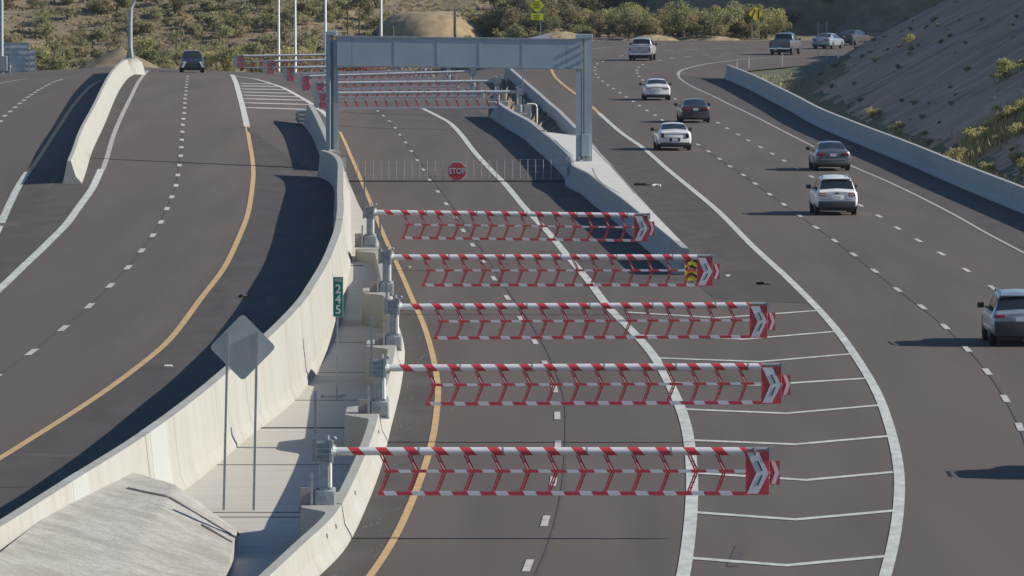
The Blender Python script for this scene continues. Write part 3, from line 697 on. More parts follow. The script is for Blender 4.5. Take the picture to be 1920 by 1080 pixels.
# ------------------------------------------------------------------ striped gates
STRUT = {}
def strut_mesh():
    mb = MB()
    for y0, y1, dx in ((-0.06, -0.03, 0.0), (0.03, 0.06, 0.055)):
        mb.poly([(-0.04+dx,1.25),(-0.002+dx,1.25),(0.172+dx,0.88),(0.132+dx,0.88)], y0, y1, 0)
        mb.poly([(0.135+dx,0.879),(0.17+dx,0.879),(-0.005+dx,0.42),(-0.042+dx,0.42)], y0, y1, 0)
    for z in (1.1, 0.98, 0.75, 0.62, 0.5):
        x = -0.05+(1.25-z)/0.37*0.175 if z > 0.88 else -0.05+(z-0.42)/0.46*0.175
        mb.box(x+0.01, x+0.11, -0.028, 0.028, z-0.012, z+0.012)
    mb.poly([(0.075,1.06),(0.10,1.06),(0.195,0.89),(0.165,0.89)], -0.068, -0.063, 1)  # pale sliver: a highlight put into the colour of the upper strut
    return mb.mesh('strut')
def hub_mesh():
    mb = MB(); mb.box(-0.50,-0.44,-0.16,0.16,1.10,1.62); mb.box(-0.14,-0.04,-0.17,0.17,1.05,1.60,c=0.02); mb.box(-0.44,-0.14,-0.10,0.16,1.12,1.55,c=0.02)
    for z in (1.16, 1.28, 1.40, 1.52): mb.box(-0.46,-0.12,-0.15,-0.09,z-0.02,z+0.02)
    mb.tube([(-0.16,-0.05,1.6),(-0.16,-0.05,1.70)], 0.035); mb.tube([(-0.04,0.02,1.58),(0.02,-0.02,1.64)], 0.04)
    mb.tube([(-0.08,0,1.33),(0.03,0,1.33)], [0.19,0.13], 16)
    return mb.mesh('hub')
def post_mesh():
    mb = MB(); mb.box(-0.36,-0.14,-0.11,0.11,0.50,1.12,c=0.015)
    return mb.mesh('post')
def holes_mesh():
    mb = MB()
    for r in range(8):
        for x in (-0.30, -0.20):
            z = 0.58+r*0.066+(0.033 if x > -0.25 else 0); mb.box(x-0.014,x+0.014,-0.114,-0.1105,z-0.014,z+0.014)
    return mb.mesh('bolt_holes')
def box_mesh():
    mb = MB(); mb.tube([(-0.25,0,0.05),(-0.25,0,0.46)], 0.27, 20); mb.box(-0.45,0.0,-0.30,0.1,0.06,0.44,c=0.03)
    mb.tube([(-0.12,-0.1,0.46),(-0.12,-0.1,0.52)], 0.12, 14); mb.tube([(-0.2,0,0.46),(-0.2,0,0.51)], 0.22, 16)
    return mb.mesh('base_drum')
def strut_far_mesh():
    mb = MB()
    for y0, y1, dx in ((-0.05, 0.05, 0.0),):
        mb.poly([(-0.06,1.25),(0.04,1.25),(0.22,0.88),(0.12,0.88)], y0, y1, 0); mb.poly([(0.12,0.879),(0.22,0.879),(0.04,0.42),(-0.06,0.42)], y0, y1, 0)
    mb.poly([(0.0,1.15),(0.05,1.15),(0.17,0.9),(0.12,0.9)], 0.052, 0.06, 1)  # pale sliver: light catching the far struts, painted as colour
    return mb.mesh('strut')
MESH = dict(strut_far=strut_far_mesh(), strut=strut_mesh(), hub=hub_mesh(), post=post_mesh(), holes=holes_mesh(), drum=box_mesh())
mb = MB(); mb.box(-0.80,-0.50,-0.16,0.22,0.04,0.52,c=0.015); MESH['cab'] = mb.mesh('cabinet')
mb = MB(); mb.box(-0.50,0.02,-0.34,0.2,0.0,0.05); mb.box(-0.82,-0.52,-0.2,0.2,-0.0,0.035); MESH['foot'] = mb.mesh('base_plate')
mb = MB(); mb.box(-0.47,-0.415,-0.20,-0.17,1.15,2.72); mb.box(-0.41,-0.40,-0.21,-0.16,1.15,2.72); MESH['mast'] = mb.mesh('mast')
mb = MB(); mb.tube([(-0.10,-0.15,0.5),(-0.10,-0.15,1.08)], 0.035, 8); MESH['rod'] = mb.mesh('actuator_rod')
mb = MB(); mb.box(-0.545,-0.485,-0.42,-0.37,0.0,0.86); MESH['guard'] = mb.mesh('marker_post')
def arm_gate(loc, rz, L, n, label, group, roll=0.0, silver=False):
    t = thing('lane_gate', label, 'gate', loc, rz, group)
    P = lambda name, me, m, par=None, sm=False: link(name, me, m, par or t, sm)
    P('base_plate', MESH['foot'], M['galv_dark']); P('base_drum', MESH['drum'], M['galv_dark'], sm=True); P('cabinet', MESH['cab'], M['tan_box'] if not silver else M['galv'])
    pst = P('post', MESH['post'], M['galv']); P('bolt_holes', MESH['holes'], M['galv_dark'], pst)
    P('hub', MESH['hub'], M['galv_dark']); P('mast', MESH['mast'], M['galv']); P('actuator_rod', MESH['rod'], M['white_post']); P('marker_post', MESH['guard'], M['galv'])
    R_ = Matrix.Translation((0, 0, 1.33)) @ Matrix.Rotation(-roll, 4, 'Y') @ Matrix.Translation((0, 0, -1.33))
    def A_(name, mbx, m, par=None, sm=False):
        o = mbx.build(name, m, par or t, sm)
        if par is None: o.matrix_local = R_
        return o
    mb = MB(); mb.tube([(0.0,0,1.33),(L-0.56,0,1.33)], 0.093, 16); arm = A_('arm', mb, M['arm_stripe'], None, True)
    mb = MB()
    for k in range(1, int(L//1.9)+1): mb.tube([(k*1.91-0.02,0,1.33),(k*1.91+0.02,0,1.33)], 0.099, 16)
    A_('joint_ring', mb, M['galv_dark'], arm, True)
    mb = MB(); mb.tube([(L-0.56,0,1.38),(L-0.02,0,1.38)], 0.045, 8); mb.box(L-0.02,L+0.05,-0.06,0.06,1.18,1.43); A_('tip_bracket', mb, M['galv'])
    for k in range(n):
        o = link('strut', MESH['strut_far' if silver else 'strut'], [M['bright_red'] if silver else M['red'], M['pink']], t); o.matrix_local = R_ @ Matrix.Translation((1.05+0.636*k, 0, 0))
    mb = MB(); mb.box(1.12,L-0.56,-0.075,-0.062,0.845,0.915); mb.box(1.12,L-0.56,0.055,0.065,0.85,0.91); A_('mid_rail', mb, M['bar_stripe'])
    mb = MB(); mb.box(0.98,L-0.56,-0.08,0.08,0.33,0.42); A_('bottom_rail', mb, M['bar_stripe'])
    mb = MB(); mb.box(L-0.56,L-0.03,-0.035,-0.015,0.34,1.33); pn = A_('chevron_panel', mb, M['red'])
    mb = MB(); mb.box(L-0.555,L-0.035,-0.0149,-0.004,0.345,1.325); A_('back_plate', mb, M['galv'], pn)
    mb = MB()
    for q in (0.0, 0.2): mb.poly([(L-0.52+q,1.30),(L-0.42+q,1.30),(L-0.22+q,0.835),(L-0.42+q,0.37),(L-0.52+q,0.37),(L-0.34+q,0.835)], -0.003, 0.03+q*0.2)
    A_('panel_back', mb, M['bright_red'], pn)
    mb = MB(); x0 = L-0.53; zc = 0.835; mb.poly([(x0,zc+0.47),(x0+0.27,zc+0.47),(x0+0.49,zc),(x0+0.25,zc-0.47),(x0-0.0,zc-0.47),(x0+0.21,zc)], -0.045, -0.038); ch = A_('chevron', mb, M['white'], pn)
    mb = MB()
    for s_ in (1, -1): mb.poly([(x0+0.22,zc+s_*0.28),(x0+0.255,zc+s_*0.28),(x0+0.36,zc+s_*0.05),(x0+0.325,zc+s_*0.05)], -0.052, -0.047)
    A_('slot', mb, M['black'], ch)
    mb = MB(); mb.box(L-0.01,L+0.22,0.10,0.12,0.56,1.10); tp = A_('tip_panel', mb, M['dull_red'])
    if silver: mb = MB(); mb.box(L-0.06,L+0.30,0.1205,0.13,0.42,1.24); A_('back_plate', mb, M['galv'], tp)
    mb = MB(); x0 = L-0.02+0.04; mb.poly([(x0,zc+0.26),(x0+0.09,zc+0.26),(x0+0.19,zc),(x0+0.10,zc-0.26),(x0,zc-0.26),(x0+0.09,zc)], 0.088, 0.097); A_('chevron', mb, M['pink'], tp)
    mb = MB(); mb.box(L-0.36,L-0.30,0.0,0.11,0.8,0.86); mb.box(L-0.36,L+0.02,0.085,0.10,0.8,0.86); A_('panel_arm', mb, M['galv'])
    return t
NEAR = [(628,846,82.6,1446,13,0.0,'nearest red and white striped gate, its base beside the two-post diamond sign'),
        (728,690,70.8,1468,14,0.004,'second nearest striped gate, its arm crossing the thick white line above the lower hatching'),
        (752,575,61.9,1441,15,0.004,'middle one of the five striped gates, its base just right of the green milepost'),
        (737,482,54.9,1338,15,0.0,'striped gate whose tip stands in front of the black and yellow marker board'),
        (705,398,49.4,1217,14,-0.012,'farthest of the five striped gates, nearest to the STOP net')]
for (x, y, s, xt, n, roll, lab), gy in zip(NEAR, GATE_Y):
    root = at(x, y, gy); L = (xt-x)/F*gy
    arm_gate((root.x, root.y, root.z-1.33), 0.0, L, n, lab, 'striped lane gates across the flex lane', roll)
FAR = [(967,172,503,597,'nearest of the silver backed gates seen under the gantry beam'), (926,152,533.5,592,'second of the silver backed gates under the gantry beam, counted from the camera'),
       (881,134,564,565,'third of the silver backed gates, its arm just below the gantry beam'), (835,121,594.5,537,'fourth silver backed gate, its post hidden behind the gantry panel'),
       (790,109,625,500,'fifth silver backed gate, its tip left of the gantry above the hatched gore'), (735,101,655.5,444,'farthest silver backed gate, reaching furthest left beside the desert bushes')]
for k, (x, y, Y, xt, lab) in enumerate(FAR):
    root = at(x, y, Y); L = (x-xt)/F*Y; n = int((L-0.56-1.1)/0.636)+1
    arm_gate((root.x, root.y, root.z-1.33), math.pi, L, n, lab, 'silver backed gates beyond the gantry', (-0.008, -0.012, -0.03, -0.02, -0.02, -0.014)[k], True)
# stands under the far gates
for k, (x, y, Y, xt, lab) in enumerate(FAR):
    root = at(x, y, Y); zb = zg(root.x, root.y)-0.3
    mb = MB(); mb.box(-0.55, 1.0, -0.7, 0.7, 0, max(0.3, root.z-1.33-zb)-0.002, c=0.04)
    o = mb.build('gate_plinth', M['concrete']); o.location = (root.x, root.y, zb)
    tag(o, 'concrete plinth under the %s silver backed gate beyond the gantry' % ('first', 'second', 'third', 'fourth', 'fifth', 'sixth')[k], 'plinth')

p = at(1007, 216, 488); t = thing('pipe_frame', 'pale bent pipe frame beside the nearest silver backed gate behind the gantry', 'pipe frame', (p.x, 488, SR(p.x, 488)+0.2))
mb = MB(); mb.tube([(0,0,0),(0,0,1.05),(-0.06,0,1.22),(-0.2,0,1.28),(-0.62,0,1.28)], 0.045, 8); mb.build('pipe', M['white_post'], t, True)
mb = MB(); mb.box(-0.66,-0.36,-0.1,0.2,0.35,1.2,c=0.02); mb.build('cabinet', M['galv'], t)
# ------------------------------------------------------------------ gantry
GY = 396.0
gl = at(622, 285, GY); gr = at(1093, 308, GY)
gt = thing('overhead_gantry', 'tall grey steel gantry with a long blank beam panel across the flex lane', 'gantry', (gl.x, GY, 0))
def ppx(x, y, Y=GY): q = at(x, y, Y); return q.x-gl.x, q.z
def gbox(mbx, x0, yt, x1, yb, d0, d1, c=0.0):
    a = ppx(x0, yt); b = ppx(x1, yb); mbx.box(a[0], b[0], d0, d1, b[1], a[1], c=c)
mb = MB(); gbox(mb, 611,60,619.5,286,-0.15,0.25); gbox(mb, 625.5,75,634,289,-0.2,0.2); gbox(mb, 619.5,62,625.5,284,0.05,0.12)
col1 = mb.build('column', M['gantry_paint'], gt)
mb = MB(); gbox(mb, 608,284,637,288,-0.35,0.35); mb.build('base_plate', M['galv'], col1)
mb = MB(); gbox(mb, 1080,70,1089,302,-0.2,0.25); gbox(mb, 1095.5,67,1110,306,-0.15,0.2); gbox(mb, 1089,70,1095.5,300,0.06,0.12)
col2 = mb.build('column', M['gantry_paint'], gt)
mb = MB(); gbox(mb, 1090.5,70,1094,255,-0.16,-0.06); mb.build('cable_ladder', M['galv'], col2)
mb = MB(); gbox(mb, 1090,252,1106,292,-0.42,-0.16,0.02); mb.build('control_box', M['gantry_paint'], col2)
mb = MB()
for x in (1084, 1092, 1099): gbox(mb, x,292,x+5,310,-0.35,-0.2)
gbox(mb, 1082,308,1108,311,-0.42,0.3); mb.build('base_plate', M['galv'], col2)
a = ppx(632, 68); b = ppx(1091, 128)
mb = MB(); n_ = 5; L_ = b[0]-a[0]
def panel(mbx, x0, x1, g=0.0):
    sl = -(6/38.0)/L_
    mbx.poly([(x0,a[1]+sl*(x0-a[0])),(x1,a[1]+sl*(x1-a[0])),(x1,b[1]+0.13+sl*(x1-a[0])),(x0,b[1]+0.13+sl*(x0-a[0]))], -0.42+g, -0.36)
xs_ = [632, 660, 741, 821, 900, 981, 1062, 1091]
for u, v in zip(xs_, xs_[1:]): panel(mb, ppx(u, 0)[0]+0.008, ppx(v, 0)[0]-0.008)
mb.build('beam_panel', M['gantry_paint'], gt)
mb = MB(); sl = -(6/38.0)
mb.poly([(a[0],a[1]+0.03),(b[0],a[1]+0.03+sl),(b[0],a[1]-0.06+sl),(a[0],a[1]-0.06)], -0.45, 0.3); mb.poly([(a[0],b[1]+0.16),(b[0],b[1]+0.16+sl),(b[0],b[1]+0.10+sl),(a[0],b[1]+0.10)], -0.45, 0.3)
mb.poly([(a[0],a[1]-0.06),(b[0],a[1]-0.06+sl),(b[0],b[1]+0.16+sl),(a[0],b[1]+0.16)], -0.34, 0.28); mb.build('beam', M['galv_dark'], gt)
mb = MB(); 
for x in (741, 821, 900, 981): u = ppx(x, 0)[0]; mb.box(u-0.05, u+0.05, -0.43, -0.418, b[1]+0.15-0.3*0, a[1]-0.12)
mb.build('seam_cover', M['gantry_paint'], gt)
mb = MB()
for x in (741, 821, 900, 981):
    u = ppx(x, 0)[0]
    for k in range(7): mb.tube([(u+0.09,-0.43,b[1]+0.25+k*0.18),(u+0.09,-0.418,b[1]+0.25+k*0.18)], 0.018, 6); mb.tube([(u-0.09,-0.43,b[1]+0.25+k*0.18),(u-0.09,-0.418,b[1]+0.25+k*0.18)], 0.018, 6)
mb.build('bolts', M['galv'], gt)
mb = MB()
for dz in (0.35, 0.75, 1.15): mb.poly([(b[0]-0.02,a[1]-dz),(b[0]+0.06,a[1]-dz+0.05),(b[0]+0.06,a[1]-dz-0.14),(b[0]-0.02,a[1]-dz-0.1)], -0.52, -0.43)
mb.build('clamps', M['galv_dark'], gt)
mb = MB(); gbox(mb, 612,58,632,66,-0.25,0.3,0.02); gbox(mb, 1079,64,1111,72,-0.25,0.3,0.02); mb.build('column_cap', M['gantry_paint'], gt)
mb = MB(); u = ppx(618, 120); mb.tube([(u[0]+0.15,-0.4,ppx(0,75)[1]),(u[0]+0.02,-0.35,ppx(0,82)[1]),(u[0]+0.02,-0.3,ppx(0,280)[1])], 0.035, 8); mb.build('conduit', M['galv'], col1)

# ------------------------------------------------------------------ STOP net gate
NY = hit(855, 341, ZR).y
nl = at(646, 338, NY); nr = at(1064, 344, NY)
ng = thing('stop_net', 'low see-through barrier net of thin rods with a red STOP sign under the gantry', 'barrier net', (nl.x, NY, ZR(nl.x, NY)))
W_ = nr.x-nl.x
mb = MB(); 
nrod = 27
for k in range(nrod):
    if k in (12, 13): continue
    if not mb.v: mb.tube([(0, 0, 0.14), (0, 0, 1.12)], 0.017, 6); rod_me = mb.mesh('rod')
    o = link('rod', rod_me, M['galv'], ng); o.location = (0.65+k*(W_-0.7)/nrod, 0, 0)
mb = MB()
for z in (0.2, 0.5, 0.8, 1.1): mb.tube([(0, 0, z), (W_, 0, z)], 0.006, 5)
mb.build('cable', M['galv_dark'], ng)
mb = MB(); mb.box(-0.2, W_+0.2, -0.08, 0.04, 0.015, 0.065); mb.build('ground_bar', M['black'], ng)
mb = MB(); mb.box(-0.16, 0.06, -0.12, 0.1, 0.1, 1.2, c=0.01); mb.build('end_post', M['galv'], ng)
mb = MB(); mb.box(0.0+W_-0.05, 0.15+W_, -0.12, 0.1, 0.1, 1.25, c=0.01); mb.build('end_post', M['galv'], ng)
sg = at(857, 321, NY); sx, sz = sg.x-nl.x, sg.z-ZR(nl.x, NY)
def octa(r): return [(sx+r/math.cos(math.pi/8)*math.cos(math.pi/8+k*math.pi/4), sz+r/math.cos(math.pi/8)*math.sin(math.pi/8+k*math.pi/4)) for k in range(8)]
mb = MB(); mb.poly(octa(0.47), -0.06, -0.03); sgn = mb.build('stop_sign', M['white'], ng, label='red octagonal STOP sign with white border')
mb = MB(); mb.poly(octa(0.43), -0.07, -0.062); mb.build('red_face', M['red'], sgn)
me = text_mesh('STOP', 0.40, stretch=0.84); o = link('lettering', me, M['white'], sgn); o.location = (sx, -0.078, sz)

# ------------------------------------------------------------------ signs on the walkway
def sign_post(p, w_, h, m, name='post'):
    mb = MB(); mb.box(p[0]-w_/2, p[0]+w_/2, p[1]-0.02, p[1]+0.02, p[2], p[2]+h); return mb
b1 = hit(420, 955, SW); b2 = hit(475, 958, SW); YD = (b1.y+b2.y)/2
dc = at(455, 651, YD)
t = thing('diamond_sign', 'back of a plain aluminium diamond sign on two thin posts standing on the walkway', 'road sign', (b1.x, YD, b1.z))
for q, x0, xt, yt in ((b1, 420, 427, 622), (b2, 475, 482, 622)):
    top = at(xt, yt, YD); mb = MB(); x0_ = q.x-b1.x; xt_ = top.x-b1.x; h = top.z-b1.z
    mb.add([(x0_-0.028,-0.06,-0.05),(x0_+0.028,-0.06,-0.05),(x0_+0.028,-0.02,-0.05),(x0_-0.028,-0.02,-0.05),(xt_-0.028,-0.06,h),(xt_+0.028,-0.06,h),(xt_+0.028,-0.02,h),(xt_-0.028,-0.02,h)],
           [(0,3,2,1),(4,5,6,7),(0,1,5,4),(1,2,6,5),(2,3,7,6),(3,0,4,7)])
    mb.build('post', M['galv_dark'], t)
def rdiamond(cx, cz, hw, hh, r=0.12, n=5):
    out = []; C_ = [(cx+hw, cz), (cx, cz+hh), (cx-hw, cz), (cx, cz-hh)]
    for i in range(4):
        p0 = Vector(C_[i-1]); p1 = Vector(C_[i]); p2 = Vector(C_[(i+1) % 4]); u = (p0-p1).normalized()*r; v = (p2-p1).normalized()*r
        for k in range(n+1):
            s_ = k/n; out.append(tuple((p1+u)*(1-s_)**2+p1*2*s_*(1-s_)+(p1+v)*s_*s_))
    return out
cx, cz = dc.x-b1.x, dc.z-b1.z; hd = 63/F*YD
mb = MB(); mb.poly(rdiamond(cx, cz, hd, hd*1.01), -0.015, 0.0); mb.build('sign_plate', M['alu'], t)
mp_ = hit(631, 750, SW); mc = at(634, 556, mp_.y)
t = thing('mile_marker', 'narrow green milepost sign reading MILE 245 on a thin post on the walkway', 'road sign', (mp_.x, mp_.y, mp_.z))
mb = MB(); 
tx = mc.x-mp_.x; hw = 9.6/F*mp_.y; tz0 = at(0, 594, mp_.y).z-mp_.z; tz1 = at(0, 519, mp_.y).z-mp_.z
mb.add([(-0.025,0,-0.05),(0.025,0,-0.05),(0.025,0.04,-0.05),(-0.025,0.04,-0.05),(tx-0.025,0,tz1),(tx+0.025,0,tz1),(tx+0.025,0.04,tz1),(tx-0.025,0.04,tz1)], [(0,3,2,1),(4,5,6,7),(0,1,5,4),(1,2,6,5),(2,3,7,6),(3,0,4,7)])
mb.build('post', M['galv'], t)
mb = MB(); mb.box(tx-hw, tx+hw, -0.015, -0.002, tz0, tz1); pn = mb.build('sign_plate', M['white'], t)
mb = MB(); mb.box(tx-hw+0.014, tx+hw-0.014, -0.020, -0.0152, tz0+0.014, tz1-0.014); mb.build('green_face', M['sign_green'], pn)
H_ = tz1-tz0
for body, fz, size, st in (('MILE', 0.91, 0.13, 0.78), ('2', 0.685, 0.36, 1.0), ('4', 0.43, 0.36, 1.0), ('5', 0.175, 0.36, 1.0)):
    o = link('lettering', text_mesh(body, size, 0.003, st), M['white'], pn); o.location = (tx, -0.025, tz0+H_*fz)
# small bent pipe and anchor by the milepost
g0 = hit(603, 705, SW); q0 = hit(641, 747, SW)
t = thing('conduit_stub', 'thin grey conduit lying on the walkway between the gate mast and the milepost foot', 'pipe', (q0.x, q0.y, q0.z))
mb = MB(); l0 = at(603, 737, q0.y)-q0; mb.tube([(l0.x, 0, 0.06), (0, 0, 0.06), (0, 0, 0.0)], 0.02, 6); mb.tube([(l0.x, 0, 0), (l0.x, 0, 0.12)], 0.025, 6); mb.tube([(-0.06,0,0.08),(0.12,0,0.1)], 0.03, 6); mb.build('pipe', M['galv'], t)

# ------------------------------------------------------------------ vehicles
def lp(a, b, t): return a+(b-a)*t
class Car:
    def __init__(s, st): s.st = st
    def sec(s, u):
        u = min(max(u, 0), len(s.st)-1.0001); i = int(u); t = u-i; a, b = s.st[i], s.st[i+1]
        return [lp(p, q, t) for p, q in zip(a, b)]
    def ctrl(s, u):
        y, zb, w_, zbelt, wr, zr = s.sec(u); g = max(0.0, zr-zbelt)
        return y, [(0,zb),(w_*0.8,zb),(w_*0.965,zb+0.10),(w_,zb+0.28),(w_*0.985,zbelt-0.10),(w_*0.935,zbelt),(lp(wr, w_*0.9, 0.10),zr-0.16*g-0.01),(wr*0.82,zr-0.012),(0,zr+0.03)]
    def P(s, u, v, side=1):
        y, c = s.ctrl(u); v = min(max(v, 0), 7.9999); i = int(v); t = v-i
        p0, p1, p2, p3 = c[max(i-1,0)], c[i], c[i+1], c[min(i+2,8)]
        r = []
        for k in (0, 1):
            m1 = (p2[k]-p0[k])*0.28; m2 = (p3[k]-p1[k])*0.28
            if i == 7 and k == 1: m2 = 0
            h00 = 2*t**3-3*t*t+1; h10 = t**3-2*t*t+t; h01 = -2*t**3+3*t*t; h11 = t**3-t*t
            r.append(h00*p1[k]+h10*m1+h01*p2[k]+h11*m2)
        return Vector((r[0]*side, y, r[1]))
    def body(s, sub=5, nv=24):
        us = []
        for i in range(len(s.st)-1): us += [i+k/sub for k in range(sub)]
        us.append(len(s.st)-1-1e-4); mb = MB(); vs = []; K = 2*nv
        for u in us:
            for k in range(nv): vs.append(s.P(u, 8*k/nv, 1))
            for k in range(nv): vs.append(s.P(u, 8*(nv-k)/nv-1e-6, -1))
        fs = [(i*K+k, i*K+(k+1) % K, (i+1)*K+(k+1) % K, (i+1)*K+k) for i in range(len(us)-1) for k in range(K)]
        fs += [tuple(range(K))[::-1], tuple((len(us)-1)*K+k for k in range(K))]
        mb.add(vs, fs); return mb
    def patch(s, mb, u0, u1, vfun, off=0.012, nu=8, nvv=10, mi=0):
        g = []
        for i in range(nu+1):
            for j in range(nvv+1):
                v, sd_ = vfun(j/nvv, i/nu); g.append(s.P(lp(u0, u1, i/nu), v, sd_))
        w_ = nvv+1; out = []
        for i in range(nu+1):
            for j in range(w_):
                a = g[min(i+1,nu)*w_+j]-g[max(i-1,0)*w_+j]; b = g[i*w_+min(j+1,nvv)]-g[i*w_+max(j-1,0)]
                n = a.cross(b)
                n = n.normalized() if n.length > 1e-9 else Vector((0,0,1))
                c = g[i*w_+j]; ref = Vector((c.x, 0, c.z-0.8)) if abs(c.x) > 0.3 else Vector((0, -1 if c.y < 0 else 1, 1))
                if n.dot(ref) < 0: n = -n
                out.append(c+n*off)
        mb.add(out, [(i*w_+j, i*w_+j+1, (i+1)*w_+j+1, (i+1)*w_+j) for i in range(nu) for j in range(nvv)], mi)
SED = [(-2.45,.40,.80,.90,.70,.99),(-2.38,.31,.90,.95,.76,1.07),(-1.78,.27,.93,.97,.74,1.11),(-.88,.25,.93,.96,.60,1.43),(-.1,.25,.93,.95,.60,1.46),(.55,.25,.93,.95,.60,1.42),(1.35,.25,.93,.94,.74,1.02),(2.1,.27,.91,.84,.70,.92),(2.38,.32,.86,.70,.66,.78),(2.45,.38,.78,.6,.6,.66)]
SUV = [(-2.35,.45,.84,.98,.76,1.05),(-2.27,.36,.92,1.03,.80,1.12),(-1.93,.32,.94,1.05,.68,1.60),(-1.7,.31,.94,1.05,.65,1.67),(-.2,.31,.94,1.05,.65,1.72),(.5,.31,.94,1.05,.65,1.67),(1.15,.31,.94,1.04,.78,1.13),(1.95,.31,.92,.96,.74,1.05),(2.28,.35,.88,.84,.7,.9),(2.35,.42,.8,.7,.62,.75)]
PIK = [(-2.9,.56,.94,1.22,.90,1.27),(-2.86,.52,.99,1.25,.93,1.30),(-1.02,.45,1.0,1.26,.93,1.31),(-.98,.45,1.0,1.27,.80,1.40),(-.82,.45,1.0,1.28,.72,1.88),(.0,.45,1.0,1.28,.71,1.95),(.75,.45,1.0,1.28,.71,1.90),(1.45,.45,1.0,1.25,.84,1.32),(2.6,.46,.98,1.18,.8,1.24),(2.85,.52,.92,1.02,.76,1.1),(2.9,.58,.85,.9,.7,1.0)]
KIND = {'sedan': (SED, 2.08, 2.9, 3, 5.0, 5.1, 5.92, (-1.45, 1.42), .33, 1.55), 'suv': (SUV, 1.12, 1.92, 2.3, 5.0, 5.1, 5.92, (-1.42, 1.40), .37, 1.62), 'pickup': (PIK, 3.12, 3.9, 4.1, 6.0, 6.1, 6.92, (-1.85, 1.85), .41, 1.74)}
def wheel(parent, x, y, r, sgn):
    mb = MB(); wd = 0.23; prof = [(-wd/2,r*0.62),(-wd/2,r*0.93),(-wd/2+0.03,r),(wd/2-0.03,r),(wd/2,r*0.93),(wd/2,r*0.62)]; n = 24; vs = []
    for px_, pr in prof:
        for k in range(n): vs.append((px_, pr*math.cos(2*math.pi*k/n), pr*math.sin(2*math.pi*k/n)))
    mb.add(vs, [(a_*n+k, a_*n+(k+1) % n, (a_+1)*n+(k+1) % n, (a_+1)*n+k) for a_ in range(5) for k in range(n)])
    wh = mb.build('wheel', M['tyre'], parent, True); wh.location = (x, y, r)
    mb = MB(); xo = sgn*wd*0.42; mb.tube([(xo-0.02,0,0),(xo+0.02,0,0)], r*0.16, 12)
    for k in range(5):
        a_ = 2*math.pi*k/5; d = Vector((0, math.cos(a_), math.sin(a_))); e_ = Vector((0, -math.sin(a_), math.cos(a_)))
        mb.add([Vector((xo,0,0))+d*(r*0.1)+e_*0.05, Vector((xo,0,0))+d*(r*0.64)+e_*0.035, Vector((xo,0,0))+d*(r*0.64)-e_*0.035, Vector((xo,0,0))+d*(r*0.1)-e_*0.05], [(0,1,2,3)])
    mb.tube([(xo-0.05,0,0),(xo-sgn*0.0+0.001,0,0)], r*0.30, 12)
    vs = []
    for rr in (r*0.58, r*0.66):
        for k in range(n): vs.append((xo, rr*math.cos(2*math.pi*k/n), rr*math.sin(2*math.pi*k/n)))
    mb.add(vs, [(k, (k+1) % n, n+(k+1) % n, n+k) for k in range(n)])
    mb.build('rim', M['rim'], wh)
